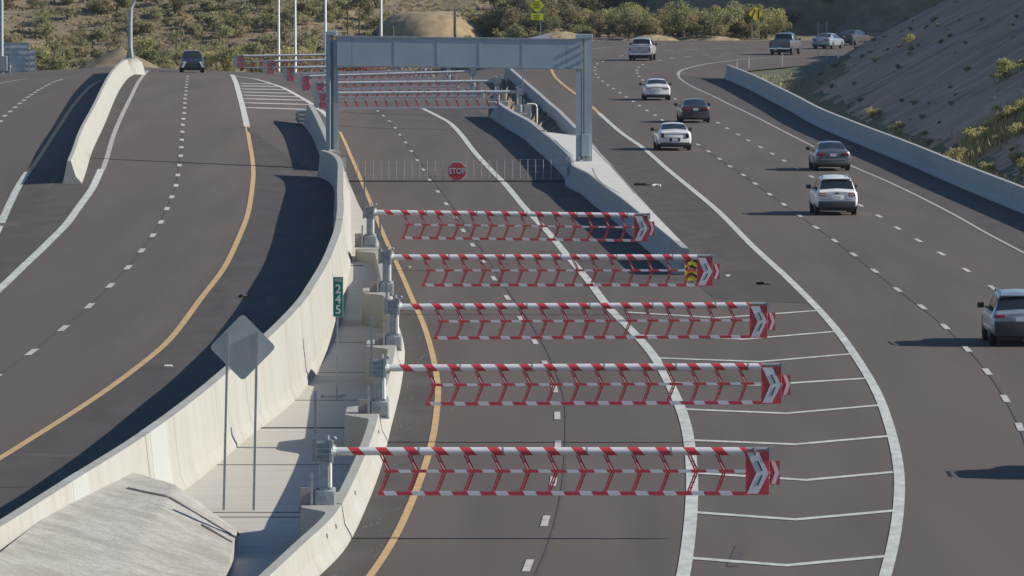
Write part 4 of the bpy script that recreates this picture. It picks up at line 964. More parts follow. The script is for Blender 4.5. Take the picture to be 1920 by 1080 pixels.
def vehicle(name, kind, label, cat, px, py, yaw, paint_, style, wid=None, fn=SR, front=False, scale=(1, 1, 1), loc=None):
    st, g0, g1, w0, w1, s0, s1, ax, wr_, _ = KIND[kind]
    sx, sy, sz = scale
    st = [(y*sy, zb*sz, w_*sx, zl*sz, wr*sx, zr*sz) for y, zb, w_, zl, wr, zr in st]
    car = Car(st); L = st[-1][0]; W_ = 0.93*sx if kind != 'pickup' else 1.0*sx
    c = hit(px, py, fn) if loc is None else Vector(loc)
    d = Vector((math.sin(yaw), math.cos(yaw), 0)); ctr = c+d*(L-0.75 if loc is None else 0)*(1 if not front else 1)
    ctr.z = fn(ctr.x, ctr.y)
    slope = (fn(ctr.x+d.x*2, ctr.y+d.y*2)-fn(ctr.x-d.x*2, ctr.y-d.y*2))/4
    t = thing(name, label, cat, ctr, -yaw+(math.pi if front else 0)); t.rotation_euler = (math.atan(slope)*(-1 if front else 1), 0, t.rotation_euler.z)
    P_ = M[paint_]; B_ = car.body().build('body', P_, t, True)
    across = lambda lo: (lambda j, i: (8-abs(2*j-1)*(8-lo), 1 if j < 0.5 else -1))
    mb = MB(); car.patch(mb, g0, g1, across(6.35), 0.012, 6, 14); mb.build('rear_window', M['glass'], t, True)
    mb = MB(); car.patch(mb, w1+0.12, w1+0.9, across(6.25), 0.012, 6, 14); mb.build('windscreen', M['glass'], t, True)
    for sd_ in (1, -1):
        mb = MB(); car.patch(mb, w0, w1+0.25, lambda j, i: (lp(5.15, 5.92, j), sd_), 0.012, 8, 4); mb.build('side_window', M['glass'], t, True)
        for y in ax:
            y *= sy; wheel(t, sd_*(W_-0.115), y, wr_*sz, sd_)
            mb = MB(); n = 24; vs = [(sd_*(W_+0.004), y, wr_*sz)]+[(sd_*(W_+0.004), y+(wr_*sz+0.06)*math.cos(2*math.pi*k/n), max(wr_*sz*0.75, wr_*sz+(wr_*sz+0.06)*math.sin(2*math.pi*k/n))) for k in range(n)]
            vs2 = [(sd_*(W_-0.03), q[1], q[2]) for q in vs]
            mb.add(vs, [(0, k+1, (k+1) % n+1) for k in range(n)]); mb.add(vs[1:]+vs2[1:], [(k, (k+1) % n, n+(k+1) % n, n+k) for k in range(n)])
            mb.build('wheel_arch', M['trim'], t)
        yy, cc_ = car.ctrl(w1+0.5); mz = cc_[5][1]+0.08
        mb = MB(); mb.box(sd_*(W_-0.08)-0.06, sd_*(W_-0.08)+0.06, yy-0.03, yy+0.03, mz-0.03, mz+0.02)
        mb.box(min(sd_*W_, sd_*(W_+0.22)), max(sd_*W_, sd_*(W_+0.22)), yy-0.07, yy+0.05, mz-0.04, mz+0.14, c=0.035); mb.build('wing_mirror', M['trim'] if style.get('mirror', 1) else P_, t)
    yr = st[0][0]; S = style
    def bx(nm, m, x0, x1, z0, z1, dep=0.03, c=0.0, back=0.06, par=None, **kw):
        mb = MB(); mb.box(x0, x1, yr-dep, yr+back, z0, z1, c=c); return mb.build(nm, m, par or t, c > 0, **kw)
    lx0, lx1, lz0, lz1 = S['lamp']; lm = M[S.get('lens', 'tail')]
    for sd_ in (1, -1):
        x = sorted((sd_*lx0, sd_*lx1)); o = bx('tail_light', lm, x[0], x[1], lz0, lz1, 0.02, 0.018, 0.12)
        if S.get('clear'): bx('lens', M['tail_clear'], x[0]+0.03, x[1]-0.03, lz0+0.04, lz0+0.09, 0.026, 0, -0.0, o)
    zb = st[1][1]
    if S.get('bumper', 1):
        bx('rear_bumper', M[S.get('bm', 'trim')], -st[1][2]*0.9, st[1][2]*0.9, zb-0.02, zb+S.get('bh', 0.16), 0.05, 0.03, 0.2)
    pz = S.get('pz', 0.78)
    if S.get('recess', 1): bx('plate_recess', M['trim'] if S.get('dark') else P_, -0.30, 0.30, pz-0.10, pz+0.11, 0.008, 0.005, 0.02)
    bx('number_plate', M['plate'], -0.155, 0.155, pz-0.075, pz+0.075, 0.018, 0, -0.009)
    if S.get('strip'): bx('trim_strip', M[S['strip']], -0.62, 0.62, S['sz'], S['sz']+0.035, 0.014, 0, 0.0)
    if S.get('emblem'):
        mb = MB(); mb.poly([(0.09*math.cos(2*math.pi*k/16), S['emblem']+0.04*math.sin(2*math.pi*k/16)) for k in range(16)], yr-0.022, yr-0.004); mb.build('emblem', M['trim'], t)
    bx('boot_seam', M['trim'], -0.68*sx, 0.68*sx, S.get('seam', 0.70), S.get('seam', 0.70)+0.014, 0.004, 0, 0.0)
    if S.get('rails'):
        for sd_ in (1, -1):
            y0_, y1_ = st[3][0], st[5][0]; mb = MB(); xx = sd_*(st[4][4]-0.06); mb.tube([(xx,y0_,st[3][5]-0.02),(xx,y0_+0.15,st[3][5]+0.07),(xx,y1_-0.2,st[5][5]+0.09),(xx,y1_,st[5][5]-0.01)], 0.022, 6); mb.build('roof_rail', M['rim'], t)
    if S.get('spoiler'):
        mb = MB(); z = st[2][5]; mb.box(-st[2][4]*0.98, st[2][4]*0.98, st[2][0]-0.14, st[2][0]+0.2, z-0.0, z+0.05, c=0.02); mb.build('roof_spoiler', P_, t)
    if kind == 'pickup':
        mb = MB(); y0_, y1_ = st[1][0]+0.08, st[2][0]-0.05; mb.box(-0.80*sx, 0.80*sx, y0_, y1_, st[1][5]-0.02, st[1][5]+0.035, c=0.01); mb.build('bed_cover', M['trim'], t)
        bx('tow_hitch', M['trim'], -0.1, 0.1, zb-0.12, zb, 0.12, 0, 0.2)
    mb = MB(); mb.box(-W_*0.8, W_*0.8, st[1][0]+0.3, st[-2][0]-0.2, 0.2*sz, 0.38*sz); mb.build('underbody', M['trim'], t)
    yf = st[-1][0]
    for sd_ in (1, -1):
        x = sorted((sd_*0.50*sx, sd_*0.84*sx)); mb = MB(); zz = st[-2][3]
        mb.box(x[0], x[1], yf-0.28, yf-0.015+0.03, zz-0.06, zz+0.06, c=0.02); mb.build('headlight', M['chrome'], t)
        if S.get('front'):
            mb = MB(); mb.poly([(sd_*0.52,zz-0.05),(sd_*0.70,zz-0.05),(sd_*0.88,zz-0.42),(sd_*0.72,zz-0.42)], yf-0.02, yf+0.05); mb.build('bumper_trim', M['white'], t)
    mb = MB(); mb.box(-0.48*sx, 0.48*sx, yf-0.1, yf+0.03, st[-1][3]-0.08, st[-1][3]+0.14, c=0.02); mb.build('grille', M['trim'], t)
    return t
vehicle('white_sedan', 'sedan', 'white sedan farthest ahead in the middle lane behind the dark sedan', 'car', 1232, 188, R(-1.5), 'car_white', dict(lamp=(.40,.80,.80,.90), lens='tail', clear=1, pz=.74, bh=.12, strip='trim', sz=.88))
vehicle('dark_sedan', 'sedan', 'dark sedan with red tail lights between the two white sedans', 'car', 1303, 230, R(-2.2), 'car_dark', dict(lamp=(.38,.80,.80,.93), pz=.86, recess=0, bh=.1))
vehicle('white_sedan', 'sedan', 'white sedan with dark upright tail lights beside the thick white gore line', 'car', 1264, 282, R(-2.2), 'car_white', dict(lamp=(.60,.78,.72,.97), lens='tail_dark', pz=.62, dark=1, bh=.15, strip='rim', sz=.93), scale=(1.02, 1.03, 1.03))
vehicle('grey_sedan', 'sedan', 'grey sedan in the right lane just ahead of the white sport utility', 'car', 1560, 320, R(-2.4), 'car_grey', dict(lamp=(.42,.80,.80,.93), pz=.83, bh=.14, strip='rim', sz=.58))
vehicle('white_suv', 'suv', 'white sport utility with dark lower bumper and red tail lights in the right lane', 'car', 1567, 403, R(-2.0), 'car_white', dict(lamp=(.50,.82,.86,1.0), clear=1, pz=.80, bh=.28, rails=1, spoiler=1, emblem=.99), scale=(1, 1, 1.0))
vehicle('silver_suv', 'suv', 'silver blue sport utility cut off by the right edge of the view', 'car', 1910, 648, R(-1.0), 'car_silver', dict(lamp=(.50,.84,.93,1.03), pz=.88, bh=.46, rails=1, spoiler=1), scale=(1, 1, 1.0))
sp_ = at(2075, 905, 202); vehicle('silver_suv', 'suv', 'sport utility just outside the frame whose shadow reaches the lane at lower right', 'car', 0, 0, R(2.0), 'car_pale', dict(lamp=(.50,.84,.93,1.03), pz=.80, bh=.3, rails=1), loc=(sp_.x, 201.5, 0))
PKS = dict(lamp=(.80,.93,.86,1.16), pz=.66, recess=0, bh=.14, bm='chrome', mirror=1)
vehicle('silver_pickup', 'pickup', 'pale silver pickup truck just right of the gantry at the far bend', 'pickup truck', 1201, 114, R(5.5), 'car_pale', dict(PKS, emblem=1.12))
vehicle('dark_pickup', 'pickup', 'dark grey pickup truck on the far bend just inside the white edge line', 'pickup truck', 1465, 103, R(12), 'car_grey', PKS)
vehicle('silver_sedan', 'sedan', 'silver sedan on the far bend next to the cut slope end', 'car', 1543, 92, R(19), 'car_silver', dict(lamp=(.42,.80,.80,.93), pz=.83, bh=.14))
vehicle('dark_sedan', 'sedan', 'dark sedan half hidden behind the cut slope at the far bend', 'car', 1588, 85, R(24), 'car_dark', dict(lamp=(.42,.80,.80,.93), pz=.83, bh=.14))
vehicle('oncoming_suv', 'suv', 'dark blue sport utility coming over the crest with white headlights', 'car', 361, 136.5, R(-4), 'car_black', dict(lamp=(.50,.84,.93,1.03), pz=.80, bh=.3, front=1), fn=SL, front=True, scale=(0.98, 1, 1.0))

# ------------------------------------------------------------------ poles, lamps, posts, far signs
lp0 = Vector((pb.x, pb.y, zpb+1.14))
t = thing('street_lamp', 'tall grey lamp post with curved arm on the pedestal at the left crest', 'street lamp', lp0)
mb = MB(); mb.tube([(0,0,0),(0,0,2.6),(0.05,0,3.6),(0.38,0,4.5),(1.0,0,5.3),(1.9,0,5.9),(3.2,0,6.2)], [0.19,0.17,0.16,0.15,0.13,0.11,0.08], 14); mb.build('pole', M['galv'], t, True)
mb = MB(); mb.box(-0.34,0.34,-0.34,0.34,0,0.06)
for k in range(4):
    a_ = k*math.pi/2+0.5; u = Vector((math.cos(a_), math.sin(a_), 0)); v = Vector((-u.y, u.x, 0))*0.02
    mb.add([u*0.15-v+Vector((0,0,1.0)), u*0.15+v+Vector((0,0,1.0)), u*0.36+v, u*0.36-v, u*0.15-v, u*0.15+v], [(0,1,2,3),(0,3,4),(1,5,2),(0,4,5,1)])
mb.build('base_flange', M['galv_dark'], t)
mb = MB(); mb.box(2.9,3.9,-0.18,0.18,6.1,6.32,c=0.05); mb.build('lamp_head', M['galv_dark'], t)
for x, yb, Yp, lab in ((522.5,92,800,'thin white pole left of the gantry, leftmost of three in a row'), (553.5,96,790,'thin white pole left of the gantry, middle of three in a row'), (610,98,770,'thin white pole touching the top of the left gantry column'), (714.5,72,840,'thin white pole rising above the gantry beam before the sandy mound')):
    p = at(x, yb, Yp); gz = terrain(p.x, Yp) if Yp > 775 else zg(p.x, Yp); gz = min(gz, p.z)
    mb = MB(); mb.tube([(0,0,0),(0,0,3.0),(0,0,13)], [0.15,0.14,0.09], 12); t = thing('white_pole', lab, 'pole', (p.x, Yp, gz)); mb.build('shaft', M['white_post'], t, True)
    mb = MB(); mb.box(-0.25,0.25,-0.25,0.25,-0.02,0.05); mb.build('base_plate', M['galv'], t)
p = at(3, 140, 640); t = thing('steel_column', 'blue grey steel column at the extreme left edge beside the corrugated panels', 'pole', (p.x, 640, zg(p.x, 640)-0.1))
mb = MB(); mb.tube([(0,0,0),(0,0,12)], 0.16, 12); mb.build('shaft', M['gantry_paint'], t, True)
mb = MB(); mb.box(-0.5,0.45,-0.3,0.3,0.3,1.5,c=0.03); mb.build('control_box', M['galv'], t)
# corrugated panel fence
p = at(12, 147, 648); zf = zg(p.x, 648)-0.3
t = thing('panel_fence', 'stepped corrugated grey panel fence at the upper left beside the far left road', 'fence', (p.x, 648, zf))
def corr(mb, x0, x1, h):
    n = int((x1-x0)/0.16); pts = []
    for k in range(n+1): pts.append((x0+(x1-x0)*k/n, 0.035 if k % 2 else -0.035))
    nz = max(2, int(h/0.22)); vs = []
    for k in range(nz+1):
        yo = 0.012 if k % 2 else -0.012
        vs += [(x0, yo, h*k/nz), (x1, yo, h*k/nz), (x1, yo+0.05, h*k/nz), (x0, yo+0.05, h*k/nz)]
    mb.add(vs, [(4*k, 4*k+1, 4*k+5, 4*k+4) for k in range(nz)]+[(4*k+1, 4*k+2, 4*k+6, 4*k+5) for k in range(nz)]+[(4*k+2, 4*k+3, 4*k+7, 4*k+6) for k in range(nz)]+[(4*nz, 4*nz+1, 4*nz+2, 4*nz+3)])
mb = MB(); corr(mb, -0.1, 1.82, 2.75); mb.build('panel', M['corrug'], t)
mb = MB(); corr(mb, 1.86, 2.35, 2.15); mb.build('panel', M['corrug'], t)
mb = MB(); 
for x in (-0.1, 0.28, 1.8, 2.36): mb.box(x-0.04,x+0.04,-0.14,-0.06,0,2.75 if x < 1.84 else 2.15)
mb.build('post', M['galv'], t)
mb = MB(); mb.tube([(0.3,-0.2,0.0),(0.3,-0.2,0.9)], 0.12, 10); mb.add([(0.4,-0.3,0.05),(1.5,-0.3,0.05),(1.5,-0.1,0.05),(0.4,-0.1,0.05),(0.4,-0.3,0.75),(0.4,-0.1,0.75)], [(0,1,4),(3,5,2),(0,4,5,3),(1,2,5,4)]); mb.build('brace', M['galv'], t)
# delineator posts and far sign backs
for k, (x, y, h) in enumerate(((1381.5,139,0.95), (1404,128,0.8), (1466.5,123,0.85), (1572,116,0.8))):
    q = hit(x, y, SR); mb = MB(); mb.box(-0.055,0.055,-0.02,0.02,-0.1,h+0.2, c=0.01)
    t = thing('delineator_post', ('white delineator post just behind the far end of the right barrier', 'white delineator post second from the right barrier end', 'white delineator post below the dark pickup truck', 'white delineator post beside the cut slope end')[k], 'post', (q.x, q.y, q.z), 0, 'delineator posts on the inside of the bend')
    mb.build('stake', M['white_post'], t); mb = MB(); mb.box(-0.045,0.045,-0.025,-0.021,h,h+0.14); mb.build('reflector', M['galv'], t)
q = hit(1542, 140, SR); t = thing('sign_frame', 'two thin dark bare posts standing on the grass inside the bend', 'sign posts', (q.x, q.y, q.z))
for x in (-0.34, 0.34): mb = MB(); mb.box(x-0.03,x+0.03,-0.03,0.03,-0.1,4.2); mb.build('post', M['galv_dark'], t)
def ysign(x, y, Y, half, foot_y, label, mname, words, plaque=None, posts=(0,), symbol=None):
    c = at(x, y, Y); gz = terrain(c.x, Y)-0.1; t = thing('warning_sign', label, 'road sign', (c.x, Y, gz)); cz_ = c.z-gz
    for px_ in posts: mb = MB(); mb.box(px_-0.05,px_+0.05,0.02,0.09,0,cz_+half*0.4); mb.build('post', M['galv'], t)
    mb = MB(); mb.poly(rdiamond(0, cz_, half, half, 0.14), -0.01, 0.01); pl_ = mb.build('sign_plate', M['black'], t)
    mb = MB(); mb.poly(rdiamond(0, cz_, half*0.95, half*0.95, 0.13), -0.02, -0.0102); mb.build('yellow_face', M[mname], pl_)
    for wd, dz_, size in words: o = link('lettering', text_mesh(wd, size, 0.004, 0.85), M['black'], pl_); o.location = (0, -0.028, cz_+dz_)
    if symbol:
        mb = MB(); mb.box(0.22,0.36,-0.03,-0.021,cz_-0.48,cz_+0.42)
        for a_, b_ in (((-0.36,-0.48),(-0.32,-0.1)), ((-0.32,-0.1),(-0.12,0.12)), ((-0.12,0.12),(-0.10,0.45))):
            mb.poly([(a_[0]-0.07,cz_+a_[1]),(a_[0]+0.07,cz_+a_[1]),(b_[0]+0.07,cz_+b_[1]),(b_[0]-0.07,cz_+b_[1])], -0.03, -0.021)
        mb.build('merge_symbol', M['black'], pl_)
    if plaque:
        pz0, pw, ph, rows = plaque; mb = MB(); mb.box(-pw,pw,-0.01,0.01,cz_+pz0-ph,cz_+pz0+ph,c=0.008); pq = mb.build('plaque', M[mname], t)
        for wd, dz_, size in rows: o = link('lettering', text_mesh(wd, size, 0.004, 0.9), M['black'], pq); o.location = (0, -0.018, cz_+pz0+dz_)
    return t
ysign(1007, 10, 800, 0.80, 55, 'yellow diamond sign reading SLOW TRAFFIC AHEAD with a plaque, above the gantry', 'sign_yellow2', [('SLOW',.30,.24),('TRAFFIC',.04,.24),('AHEAD',-.22,.24)], (-1.15,.60,.32,[('NEXT 5',.12,.22),('MILES',-.13,.22)]), (0.35,))
ysign(1417, 26, 797, 0.80, 70, 'yellow diamond sign with black merging lane symbol on two posts at the far bend', 'sign_yellow', [], None, (-0.36, 0.36), True)
c = at(943, 78, 770); gz = SR(c.x, 770); t = thing('warning_sign', 'yellow sign tip peeking above the gantry beam', 'road sign', (c.x, 770, gz))
mb = MB(); mb.poly(rdiamond(0, c.z-gz-0.1, 0.62, 0.62, 0.1), -0.01, 0.01); mb.build('sign_plate', M['sign_yellow2'], t); mb = MB(); mb.box(-0.04,0.04,0.02,0.08,0,c.z-gz); mb.build('post', M['galv'], t)
# pale concrete headwall behind the beam
a0 = at(984, 74, 786); zb = SR(a0.x, 786)-0.2
t = thing('concrete_headwall', 'white sloping concrete wall end showing above the gantry beam on its right half', 'wall', (a0.x, 786, zb))
w_ = 47/F*786; h0 = at(0, 73, 786).z-zb; h1 = at(0, 62.5, 786).z-zb
mb = MB(); mb.poly([(-0.6,0),(w_,0),(w_,h1),(0,h0)], 0, 0.4); mb.build('wall_face', M['white_post'], t)

# ------------------------------------------------------------------ dirt mound, banks
def mound(name, cx_, cy_, rx, ry, h, m, z0, seed=0, sharp=1.0, pw=1.7):
    mb = MB(); n = 36; vs = []
    for j in range(n+1):
        for i in range(n+1):
            u = i/n*2-1; v = j/n*2-1; r = math.sqrt(u*u+v*v)
            hh = h*max(0, 1-r**pw)**sharp
            x = cx_+u*rx; y = cy_+v*ry
            hh *= 1+0.22*noise.noise(Vector((x/7+seed, y/5, 0))); hh += 0.13*noise.noise(Vector((x*1.1, y*0.8, seed)))+0.08*noise.noise(Vector((x*2.6, y*1.6, seed+3)))
            vs.append((x, y, z0+hh-0.3*(r > 0.97)))
    mb.add(vs, [(j*(n+1)+i, j*(n+1)+i+1, (j+1)*(n+1)+i+1, (j+1)*(n+1)+i) for j in range(n) for i in range(n)])
    return mb.build(name, m, None, True, kind='structure')
pm = at(830, 75, 842); mound('sandy_mound', at(812, 75, 850).x, 850, 7.2, 11, at(0, 20, 850).z-at(0, 80, 850).z, M['sand'], at(0, 80, 850).z-0.2, 3, 0.9, 3.6)
for x, Yq, rx, h in ((1220,801,3.4,0.75),(1330,803,4.0,0.7),(1050,803,3.2,1.0),(1110,803,3.0,0.35)):
    q = at(x, 76, Yq); mound('sand_bank', q.x, Yq, rx, 5, h, M['sand'], -0.25, x)
p0 = at(150, 147, 705); mound('earth_bank', at(226, 147, 712).x, 712, 7.0, 10, 3.4, M['dirt'], at(0, 150, 712).z-0.6, 9, 1.0, 1.0)

# ------------------------------------------------------------------ plants
def leaf_cloud(blobs, n, size, rng, flat=0.75):
    mb = MB(); tot = sum(b[3]**2 for b in blobs)
    for (bx_, by_, bz_, br) in blobs:
        k = int(n*br*br/tot)
        for _ in range(k):
            d = Vector((rng.gauss(0,1), rng.gauss(0,1), rng.gauss(0,1))).normalized(); r = br*(rng.random()**0.45)
            c = Vector((bx_+d.x*r, by_+d.y*r, bz_+d.z*r*flat))
            if c.z < 0.03: c.z = 0.03+rng.random()*0.15
            s = size*(0.6+0.9*rng.random()); a = Vector((rng.gauss(0,1), rng.gauss(0,1), rng.gauss(0,0.8))).normalized(); b = a.cross(Vector((rng.gauss(0,1), rng.gauss(0,1), rng.gauss(0,1)))).normalized()
            mb.add([c-a*s-b*s*0.35, c+b*s*0.5-a*s*0.1, c+a*s+b*s*0.1, c-b*s*0.45], [(0,1,2,3)], rng.choice((0, 0, 1)))
    return mb
def shrub_mesh(seed, w_, h, n, size):
    rng = random.Random(seed); bl = []
    for k in range(rng.randint(5, 8)):
        a = rng.random()*6.28; r = rng.random()**0.6*w_*0.36; br = w_*rng.uniform(0.16, 0.27)
        bl.append((math.cos(a)*r, math.sin(a)*r, max(br*0.6, h*rng.uniform(0.35, 0.78)), br))
    mb = leaf_cloud(bl, n, size, rng, 0.8)
    for b in bl: mb.tube([(b[0]*0.1, b[1]*0.1, -0.1), (b[0]*0.7, b[1]*0.7, b[2]*0.55), (b[0], b[1], b[2])], [0.04, 0.03, 0.012], 4, 2, False)
    return mb.mesh('shrub')
SHR = [shrub_mesh(10+k, 2.0, 1.45, 620, 0.085) for k in range(7)]
def set_mats(me, ms):
    me.materials.clear()
    for m in ms: me.materials.append(m)
SHG = [m.copy() for m in SHR]; SHY = [m.copy() for m in SHR[:4]]
for m in SHR: set_mats(m, [M['leaf'], M['leaf3'], M['bark']])
for m in SHG: set_mats(m, [M['leaf2'], M['leaf'], M['bark']])
for m in SHY: set_mats(m, [M['leaf3'], M['leaf'], M['bark']])
def tree_meshes(seed, w_, h, n, size):
    rng = random.Random(seed); bl = []; tr_ = MB(); tr_.tube([(0,0,-0.2),(0.1,0.05,h*0.22),(0.05,0,h*0.4)], [0.13,0.10,0.07], 7)
    for k in range(rng.randint(9, 13)):
        a = rng.random()*6.28; r = rng.random()**0.7*w_*0.40; br = w_*rng.uniform(0.12, 0.2); z = h*rng.uniform(0.35, 0.86)
        bl.append((math.cos(a)*r, math.sin(a)*r, z, br)); tr_.tube([(0.05,0,h*0.2), (math.cos(a)*r*0.6, math.sin(a)*r*0.6, z*0.7), (math.cos(a)*r, math.sin(a)*r, z)], [0.06, 0.04, 0.015], 5)
    return leaf_cloud(bl, n, size, rng, 0.85).mesh('crown'), tr_.mesh('trunk')
TREES = []
for k, (ms) in enumerate((['leaf', 'leaf3'], ['leaf2', 'leaf'], ['leaf3', 'leaf'], ['leaf2', 'leaf2'], ['leaf', 'leaf2'])):
    cm, tm = tree_meshes(50+k, 4.4, 3.7, 1500, 0.12); set_mats(cm, [M[q] for q in ms]); set_mats(tm, [M['bark']]); TREES.append((cm, tm))
def put_shrub(me, x, y, z, s, label, group, sz=None):
    o = bpy.data.objects.new('desert_shrub', me); COL.objects.link(o); o.location = (x, y, z-0.06); o.rotation_euler = (0, 0, random.random()*6.28)
    o.scale = (s*random.uniform(0.85, 1.2), s*random.uniform(0.85, 1.2), (sz or s)*random.uniform(0.8, 1.15)); tag(o, label, 'shrub', group); return o
def put_tree(k, x, y, z, s, label, group):
    t = thing('desert_tree', label, 'tree', (x, y, z-0.1), random.random()*6.28, group); t.scale = (s, s, s*random.uniform(0.85, 1.15))
    for nm, me in (('crown', TREES[k][0]), ('trunk', TREES[k][1])):
        o = bpy.data.objects.new(nm, me); COL.objects.link(o); o.parent = t
    return t
# left hillside: scattered shrubs
random.seed(21); cnt = 0; placed = []
def far_ok(x, y, d):
    return all((x-a)**2+(y-b)**2 > d*d for a, b in placed)
while cnt < 195:
    Y = 824+92*random.random()**1.2; half = 0.0668*Y; X = random.uniform(-half*1.04, 1.0)
    if not far_ok(X, Y, 1.35): continue
    px_ = 960+X/Y*F
    if 735 < px_ < 892 and Y < 875: continue
    placed.append((X, Y)); cnt += 1
    r = random.random(); me = random.choice(SHR if r < 0.4 else SHG)
    zone = 'left of the curved lamp post' if px_ < 244 else ('between the lamp post and the white poles' if px_ < 520 else 'behind the white poles and gantry')
    put_shrub(me, X, Y, terrain(X, Y), random.uniform(0.7, 1.5), 'grey green desert shrub on the brown hillside '+zone, 'shrubs on the left hillside '+zone)
# bright shrubs directly behind the left crest
for k in range(34):
    x = random.uniform(190, 600) if k < 28 else random.uniform(60, 110); Y = random.uniform(790, 818); c = at(x, random.uniform(122, 150), Y)
    put_shrub(random.choice(SHY if random.random() < 0.6 else SHR), c.x, Y, min(c.z, -2.6), random.uniform(1.2, 2.0), 'bright olive shrub right behind the crest of the left road', 'shrubs behind the left crest')
# tall trees on the left hill
for x, y, Y, k, s in ((150,60,868,0,0.9),(330,60,860,4,1.0),(90,30,890,1,1.0),(430,70,850,0,0.9),(640,50,880,3,1.1),(690,80,860,1,1.0),(585,60,875,3,1.0),(545,20,905,0,1.0),(470,25,905,1,1.1)):
    X = at(x, y, Y).x; put_tree(k, X, Y, terrain(X, Y), s, 'bushy grey green desert tree rising above the shrubs of the left hillside', 'trees on the left hillside')
# dense trees beyond the right road
random.seed(5)
for k in range(150):
    x = random.uniform(880, 1470) if k < 100 else random.uniform(1090, 1465); Y = random.uniform(806, 862) if x < 1180 else random.uniform(800, 813)
    X = (x-960)/F*Y
    if not far_ok(X, Y, 1.25): continue
    placed.append((X, Y)); yel = random.random() < 0.35
    z = terrain(X, Y)
    if x < 1090: put_tree(random.choice((1, 3, 4, 1, 0)), X, Y, z, random.uniform(0.75, 1.15), 'grey green mesquite tree behind the gantry, between sandy mound and right column', 'trees behind the gantry')
    else: put_tree(random.choice((2, 0, 4, 2, 1)), X, Y, z, random.uniform(0.45, 1.0), 'sunlit olive desert tree along the outer side of the far bend', 'trees along the outer side of the far bend')
for k in range(34):
    x = random.uniform(960, 1500); Y = random.uniform(801, 814); X = (x-960)/F*Y
    put_shrub(random.choice(SHR+SHG), X, Y, terrain(X, Y), random.uniform(0.45, 1.0), 'low olive shrub on the sandy verge outside the far bend', 'shrubs on the verge outside the far bend')
# shrubs on the shaded hill
for k in range(34):
    x = random.uniform(1180, 1890); Y = random.uniform(812, 850); X = (x-960)/F*Y
    put_shrub(random.choice(SHR+SHG), X, Y, terrain(X, Y), random.uniform(0.9, 1.9), 'shrub on the blue shaded hill behind the far bend', 'shrubs on the shaded far hill')
# shrubs on the cut slope
for x, y, s, lab in ((1895,135,1.1,'pale green shrub high on the cut slope at the right edge'),(1872,148,0.8,'small pale shrub left of the high shrub on the cut slope'),(1640,215,1.0,'green spiky shrub low on the cut slope behind the barrier'),(1680,245,0.7,'small green shrub just above the right barrier'),(1705,78,0.8,'pale shrub on the upper cut slope'),
                   (1835,268,1.1,'yellow green shrub on the grassy spur above the right barrier'),(1850,240,0.6,'thin grey shrub on top of the grassy spur'),(1905,250,0.9,'yellow green shrub at the right edge on the grassy spur'),(1865,205,0.5,'tiny reddish shrub on the cut slope'),(1900,215,0.8,'dry yellow shrub beside the reddish one on the cut slope')):
    c = hit(x, y+8, cutz, 0.0, 300, 700); put_shrub(random.choice(SHY), c.x, c.y, c.z, s*0.75, lab, None)
for x, y in ((1880,128),(1912,118),(1792,300),(1765,316),(1825,285),(1885,228),(1915,322),(1852,322),(1900,300),(1815,250),(1915,200),(1870,265)):
    c = hit(x, y+6, cutz, 0.0, 300, 700); put_shrub(random.choice(SHY), c.x, c.y, c.z, random.uniform(0.35, 0.7), 'dry yellow green tuft among the shrubs of the cut slope at the right edge', 'tufts on the cut slope at the right edge')
# saguaros and dead trunks
def saguaro(x, yb, Y, h, label, arms=(), r=0.17, grp=None):
    p = at(x, yb, Y); z = min(terrain(p.x, Y), p.z); h += p.z-z
    t = thing('saguaro_cactus', label, 'cactus', (p.x, Y, z-0.1), 0, grp)
    mb = MB(); n = 18; pts = [(0,0,0),(0,0,h*0.3),(0,0,h*0.7),(0,0,h*0.93),(0,0,h)]; rr = [r*0.85, r, r, r*0.8, r*0.25]; vs = []
    for (px_, py_, pz_), q in zip(pts, rr):
        for k in range(n): a = 2*math.pi*k/n; rk = q*(1 if k % 2 else 0.84); vs.append((rk*math.cos(a), rk*math.sin(a), pz_))
    mb.add(vs, [(i*n+k, i*n+(k+1) % n, (i+1)*n+(k+1) % n, (i+1)*n+k) for i in range(4) for k in range(n)]+[tuple(4*n+k for k in range(n))]); mb.build('trunk', M['cactus'], t)
    for sd_, z0, z1 in arms: mb = MB(); mb.tube([(0,0,z0),(sd_*0.35,0,z0+0.05),(sd_*0.5,0,z0+0.3),(sd_*0.5,0,z1-0.1),(sd_*0.5,0,z1)], [r*.6,r*.65,r*.7,r*.65,r*.2], 9); mb.build('arm', M['cactus'], t)
saguaro(853, 72, 838, 3.4, 'tall dark saguaro in front of the sandy mound, right one', (), 0.15)
saguaro(737, 70, 838, 1.4, 'short dark saguaro at the foot of the sandy mound', (), 0.14)
for x, y1, lab in ((1161, 8, 'left'), (1169, -10, 'middle'), (1178, 2, 'right')):
    saguaro(x, 44, 836, (44-y1)/18.0, 'pale tall saguaro stem, the %s one of three behind the silver pickup' % lab, (), 0.12)
saguaro(1221, 50, 838, 3.6, 'dark thin saguaro between the tree clumps right of the silver pickup', (), 0.10)
saguaro(652, 60, 850, 2.6, 'thin dark saguaro with an arm left of the sandy mound', ((1, 1.3, 2.1),), 0.09)
saguaro(674, 60, 852, 2.5, 'thin dark saguaro at the left edge of the sandy mound', (), 0.11)
saguaro(272, 20, 872, 3.4, 'thin dark saguaro right of the curved lamp arm', (), 0.08)
saguaro(331, 98, 838, 1.9, 'dark saguaro with one arm behind the oncoming vehicle', ((-1, 1.0, 1.7),), 0.10)
saguaro(88, 100, 842, 2.4, 'pale dead saguaro stem right of the corrugated panels', (), 0.10)
saguaro(1036, 36, 850, 2.6, 'thin dark saguaro right of the yellow diamond sign', (), 0.09)
